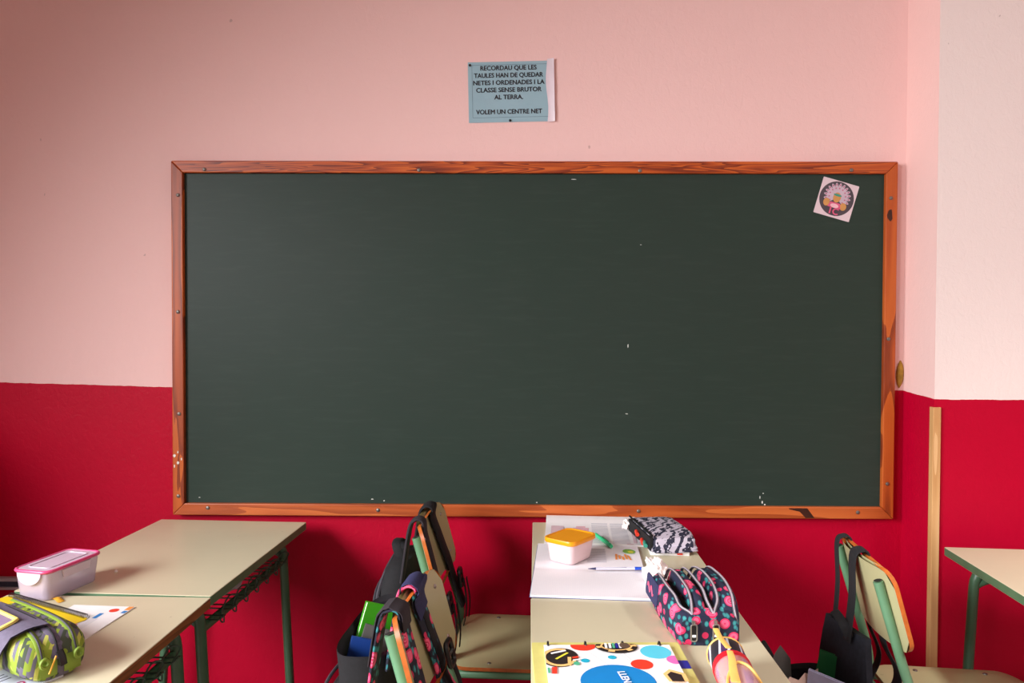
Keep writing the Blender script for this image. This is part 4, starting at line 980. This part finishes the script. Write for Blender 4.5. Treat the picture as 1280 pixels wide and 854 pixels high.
pr(ell((.122, .035), .016, .018), 'print_magenta'); pr(ell((-.050, .032), .0085, .0085), 'print_teal'); pr(ell((.003, .046), .0085, .0085), 'print_teal')
pr(ell((.0, -.054), .068, .068, 0, 48), 'print_blue'); 
# pencil-case photos in circles
pr(ell((-.098, .046), .036, .042, -.25, 30), 'print_black')
for k in range(28):
    a0, a1 = 2*pi*k/28, 2*pi*(k+1)/28
    if 60 < math.degrees(a0) < 330: pr([(-.098+.034*cos(a0), .046+.040*sin(a0)), (-.098+.034*cos(a1), .046+.040*sin(a1)), (-.098+.027*cos(a1), .046+.032*sin(a1)), (-.098+.027*cos(a0), .046+.032*sin(a0))], 'print_peach')
pr([(-.115, .064), (-.085, .078), (-.083, .072), (-.113, .058)], 'print_white'); pr([(-.108, .038), (-.083, .066), (-.079, .063), (-.104, .035)], 'print_yellow')
pr([(-.085, .010), (-.083, .045), (-.076, .045), (-.079, .008)], 'print_peach'); pr([(-.074, .046), (-.062, .050), (-.062, .042), (-.074, .038)], 'print_red'); pr([(-.074, .034), (-.060, .038), (-.060, .032), (-.074, .029)], 'print_white'); pr(ell((-.068, .018), .006, .008), 'print_green'); pr([(-.116, .002), (-.106, .004), (-.108, -.024), (-.117, -.024)], 'print_red')
pr([(-.124, .0), (-.120, .0), (-.120, -.022), (-.124, -.022)], 'print_green')
pr(ell((.018, .092), .042, .030, 0, 36), 'print_black')
for k in range(36):
    a0, a1 = 2*pi*k/36, 2*pi*(k+1)/36
    if k % 6 < 2:
        pr([(.018+.041*cos(a0), .092+.029*sin(a0)), (.018+.041*cos(a1), .092+.029*sin(a1)), (.018+.031*cos(a1), .092+.020*sin(a1)), (.018+.031*cos(a0), .092+.020*sin(a0))], 'print_peach')
    pr([(.018+.032*cos(a0), .092+.0215*sin(a0)), (.018+.032*cos(a1), .092+.0215*sin(a1)), (.018+.028*cos(a1), .092+.0180*sin(a1)), (.018+.028*cos(a0), .092+.0180*sin(a0))], 'print_peach')
for x, mt in ((-.006, 'print_white'), (.002, 'print_white'), (.009, 'print_green'), (.0155, 'print_navy'), (.022, 'print_white')): pr([(x, .080), (x+.005, .080), (x+.006, .1035), (x+.001, .1035)], mt)
pr(ell((.034, .092), .010, .014), 'print_brown')
pr([(.085, -.03), (.100, -.012), (.126, -.03), (.126, -.06), (.09, -.06)], 'print_peach'); pr([(.092, -.034), (.101, -.022), (.118, -.034), (.118, -.06), (.096, -.06)], 'print_black')
text_mesh('lettering', 'LLEN', .020, 'print_white', cvr, (.012, -.040, .0215), (0, 0, R(-82)), bold=.0008)
MB().box((.1275, .012, .0126), (.148, .045, .0135)).build('index_tab', 'print_navy', bb)
for x in (-.125, -.050, .025, .099):
    m = MB(); m.tube([(x+.008, .108+.010*cos(a), .0125+.0095*sin(a)) for a in [pi*k/8 for k in range(9)]], .0022, 6); m.build('binder_ring', 'black_plastic', bb, smooth=True)
# zebra roll case
zc = thing('roll_pencil_case', 'cylindrical pencil case with zebra end, red band and clear body', 'pencil case', (0.343, -1.252, TZ), R(-4))
r_ = .034; ZL = .105
def zring(y, s=1.0, N=24): return [V((r_*s*cos(a), y, r_+r_*s*.98*sin(a))) for a in [2*pi*k/N for k in range(N)]]
m = MB(); m.loft([zring(ZL, .80), zring(ZL, .985), zring(ZL-.004, 1.0), zring(.045, 1.0)]); m.build('zebra_end', 'zebra', zc, smooth=True)
m = MB(); m.loft([zring(.047, 1.02), zring(.047, 1.035), zring(.030, 1.035), zring(.030, 1.02)]); m.build('red_band', 'red_band', zc, smooth=True)
m = MB(); m.loft([zring(.0445, .93), zring(-ZL, .93)]); m.build('pens_inside', 'pens_print', zc, smooth=True)
m = MB(); m.loft([zring(.0445, 1.0), zring(-ZL, 1.0)], caps=False); m.build('clear_body', 'clear_vinyl', zc, smooth=True)
m = MB(); m.tube(zring(ZL, .99), .0022, 6, closed=True); m.build('piping', 'piping', zc, smooth=True)
m = MB(); m.tube(catmull([(r_*1.03*sin(R(a)), y, r_+r_*1.03*cos(R(a))) for a, y in ((-52, -.10), (-50, -.05), (-10, -.008), (30, -.012), (62, -.05), (70, -.10))], 6), .0028, 6); m.build('piping', 'piping', zc, smooth=True)
m = MB(); m.ribbon(catmull([(-.016, .118, .078), (-.014, .09, .0745), (-.010, .052, .0755), (-.008, .038, .0755)], 5), (1, 0, 0), .011, .002); m.build('zip_strip', 'piping', zc, smooth=True)
m = MB(); m.ribbon(catmull([(-.008, .028, .074), (-.010, .0, .073), (-.016, -.04, .0705), (-.02, -.08, .069)], 5), (1, 0, 0), .011, .002, wend=.016); m.build('zip_strip', 'piping', zc, smooth=True)
bpy.context.view_layer.update()
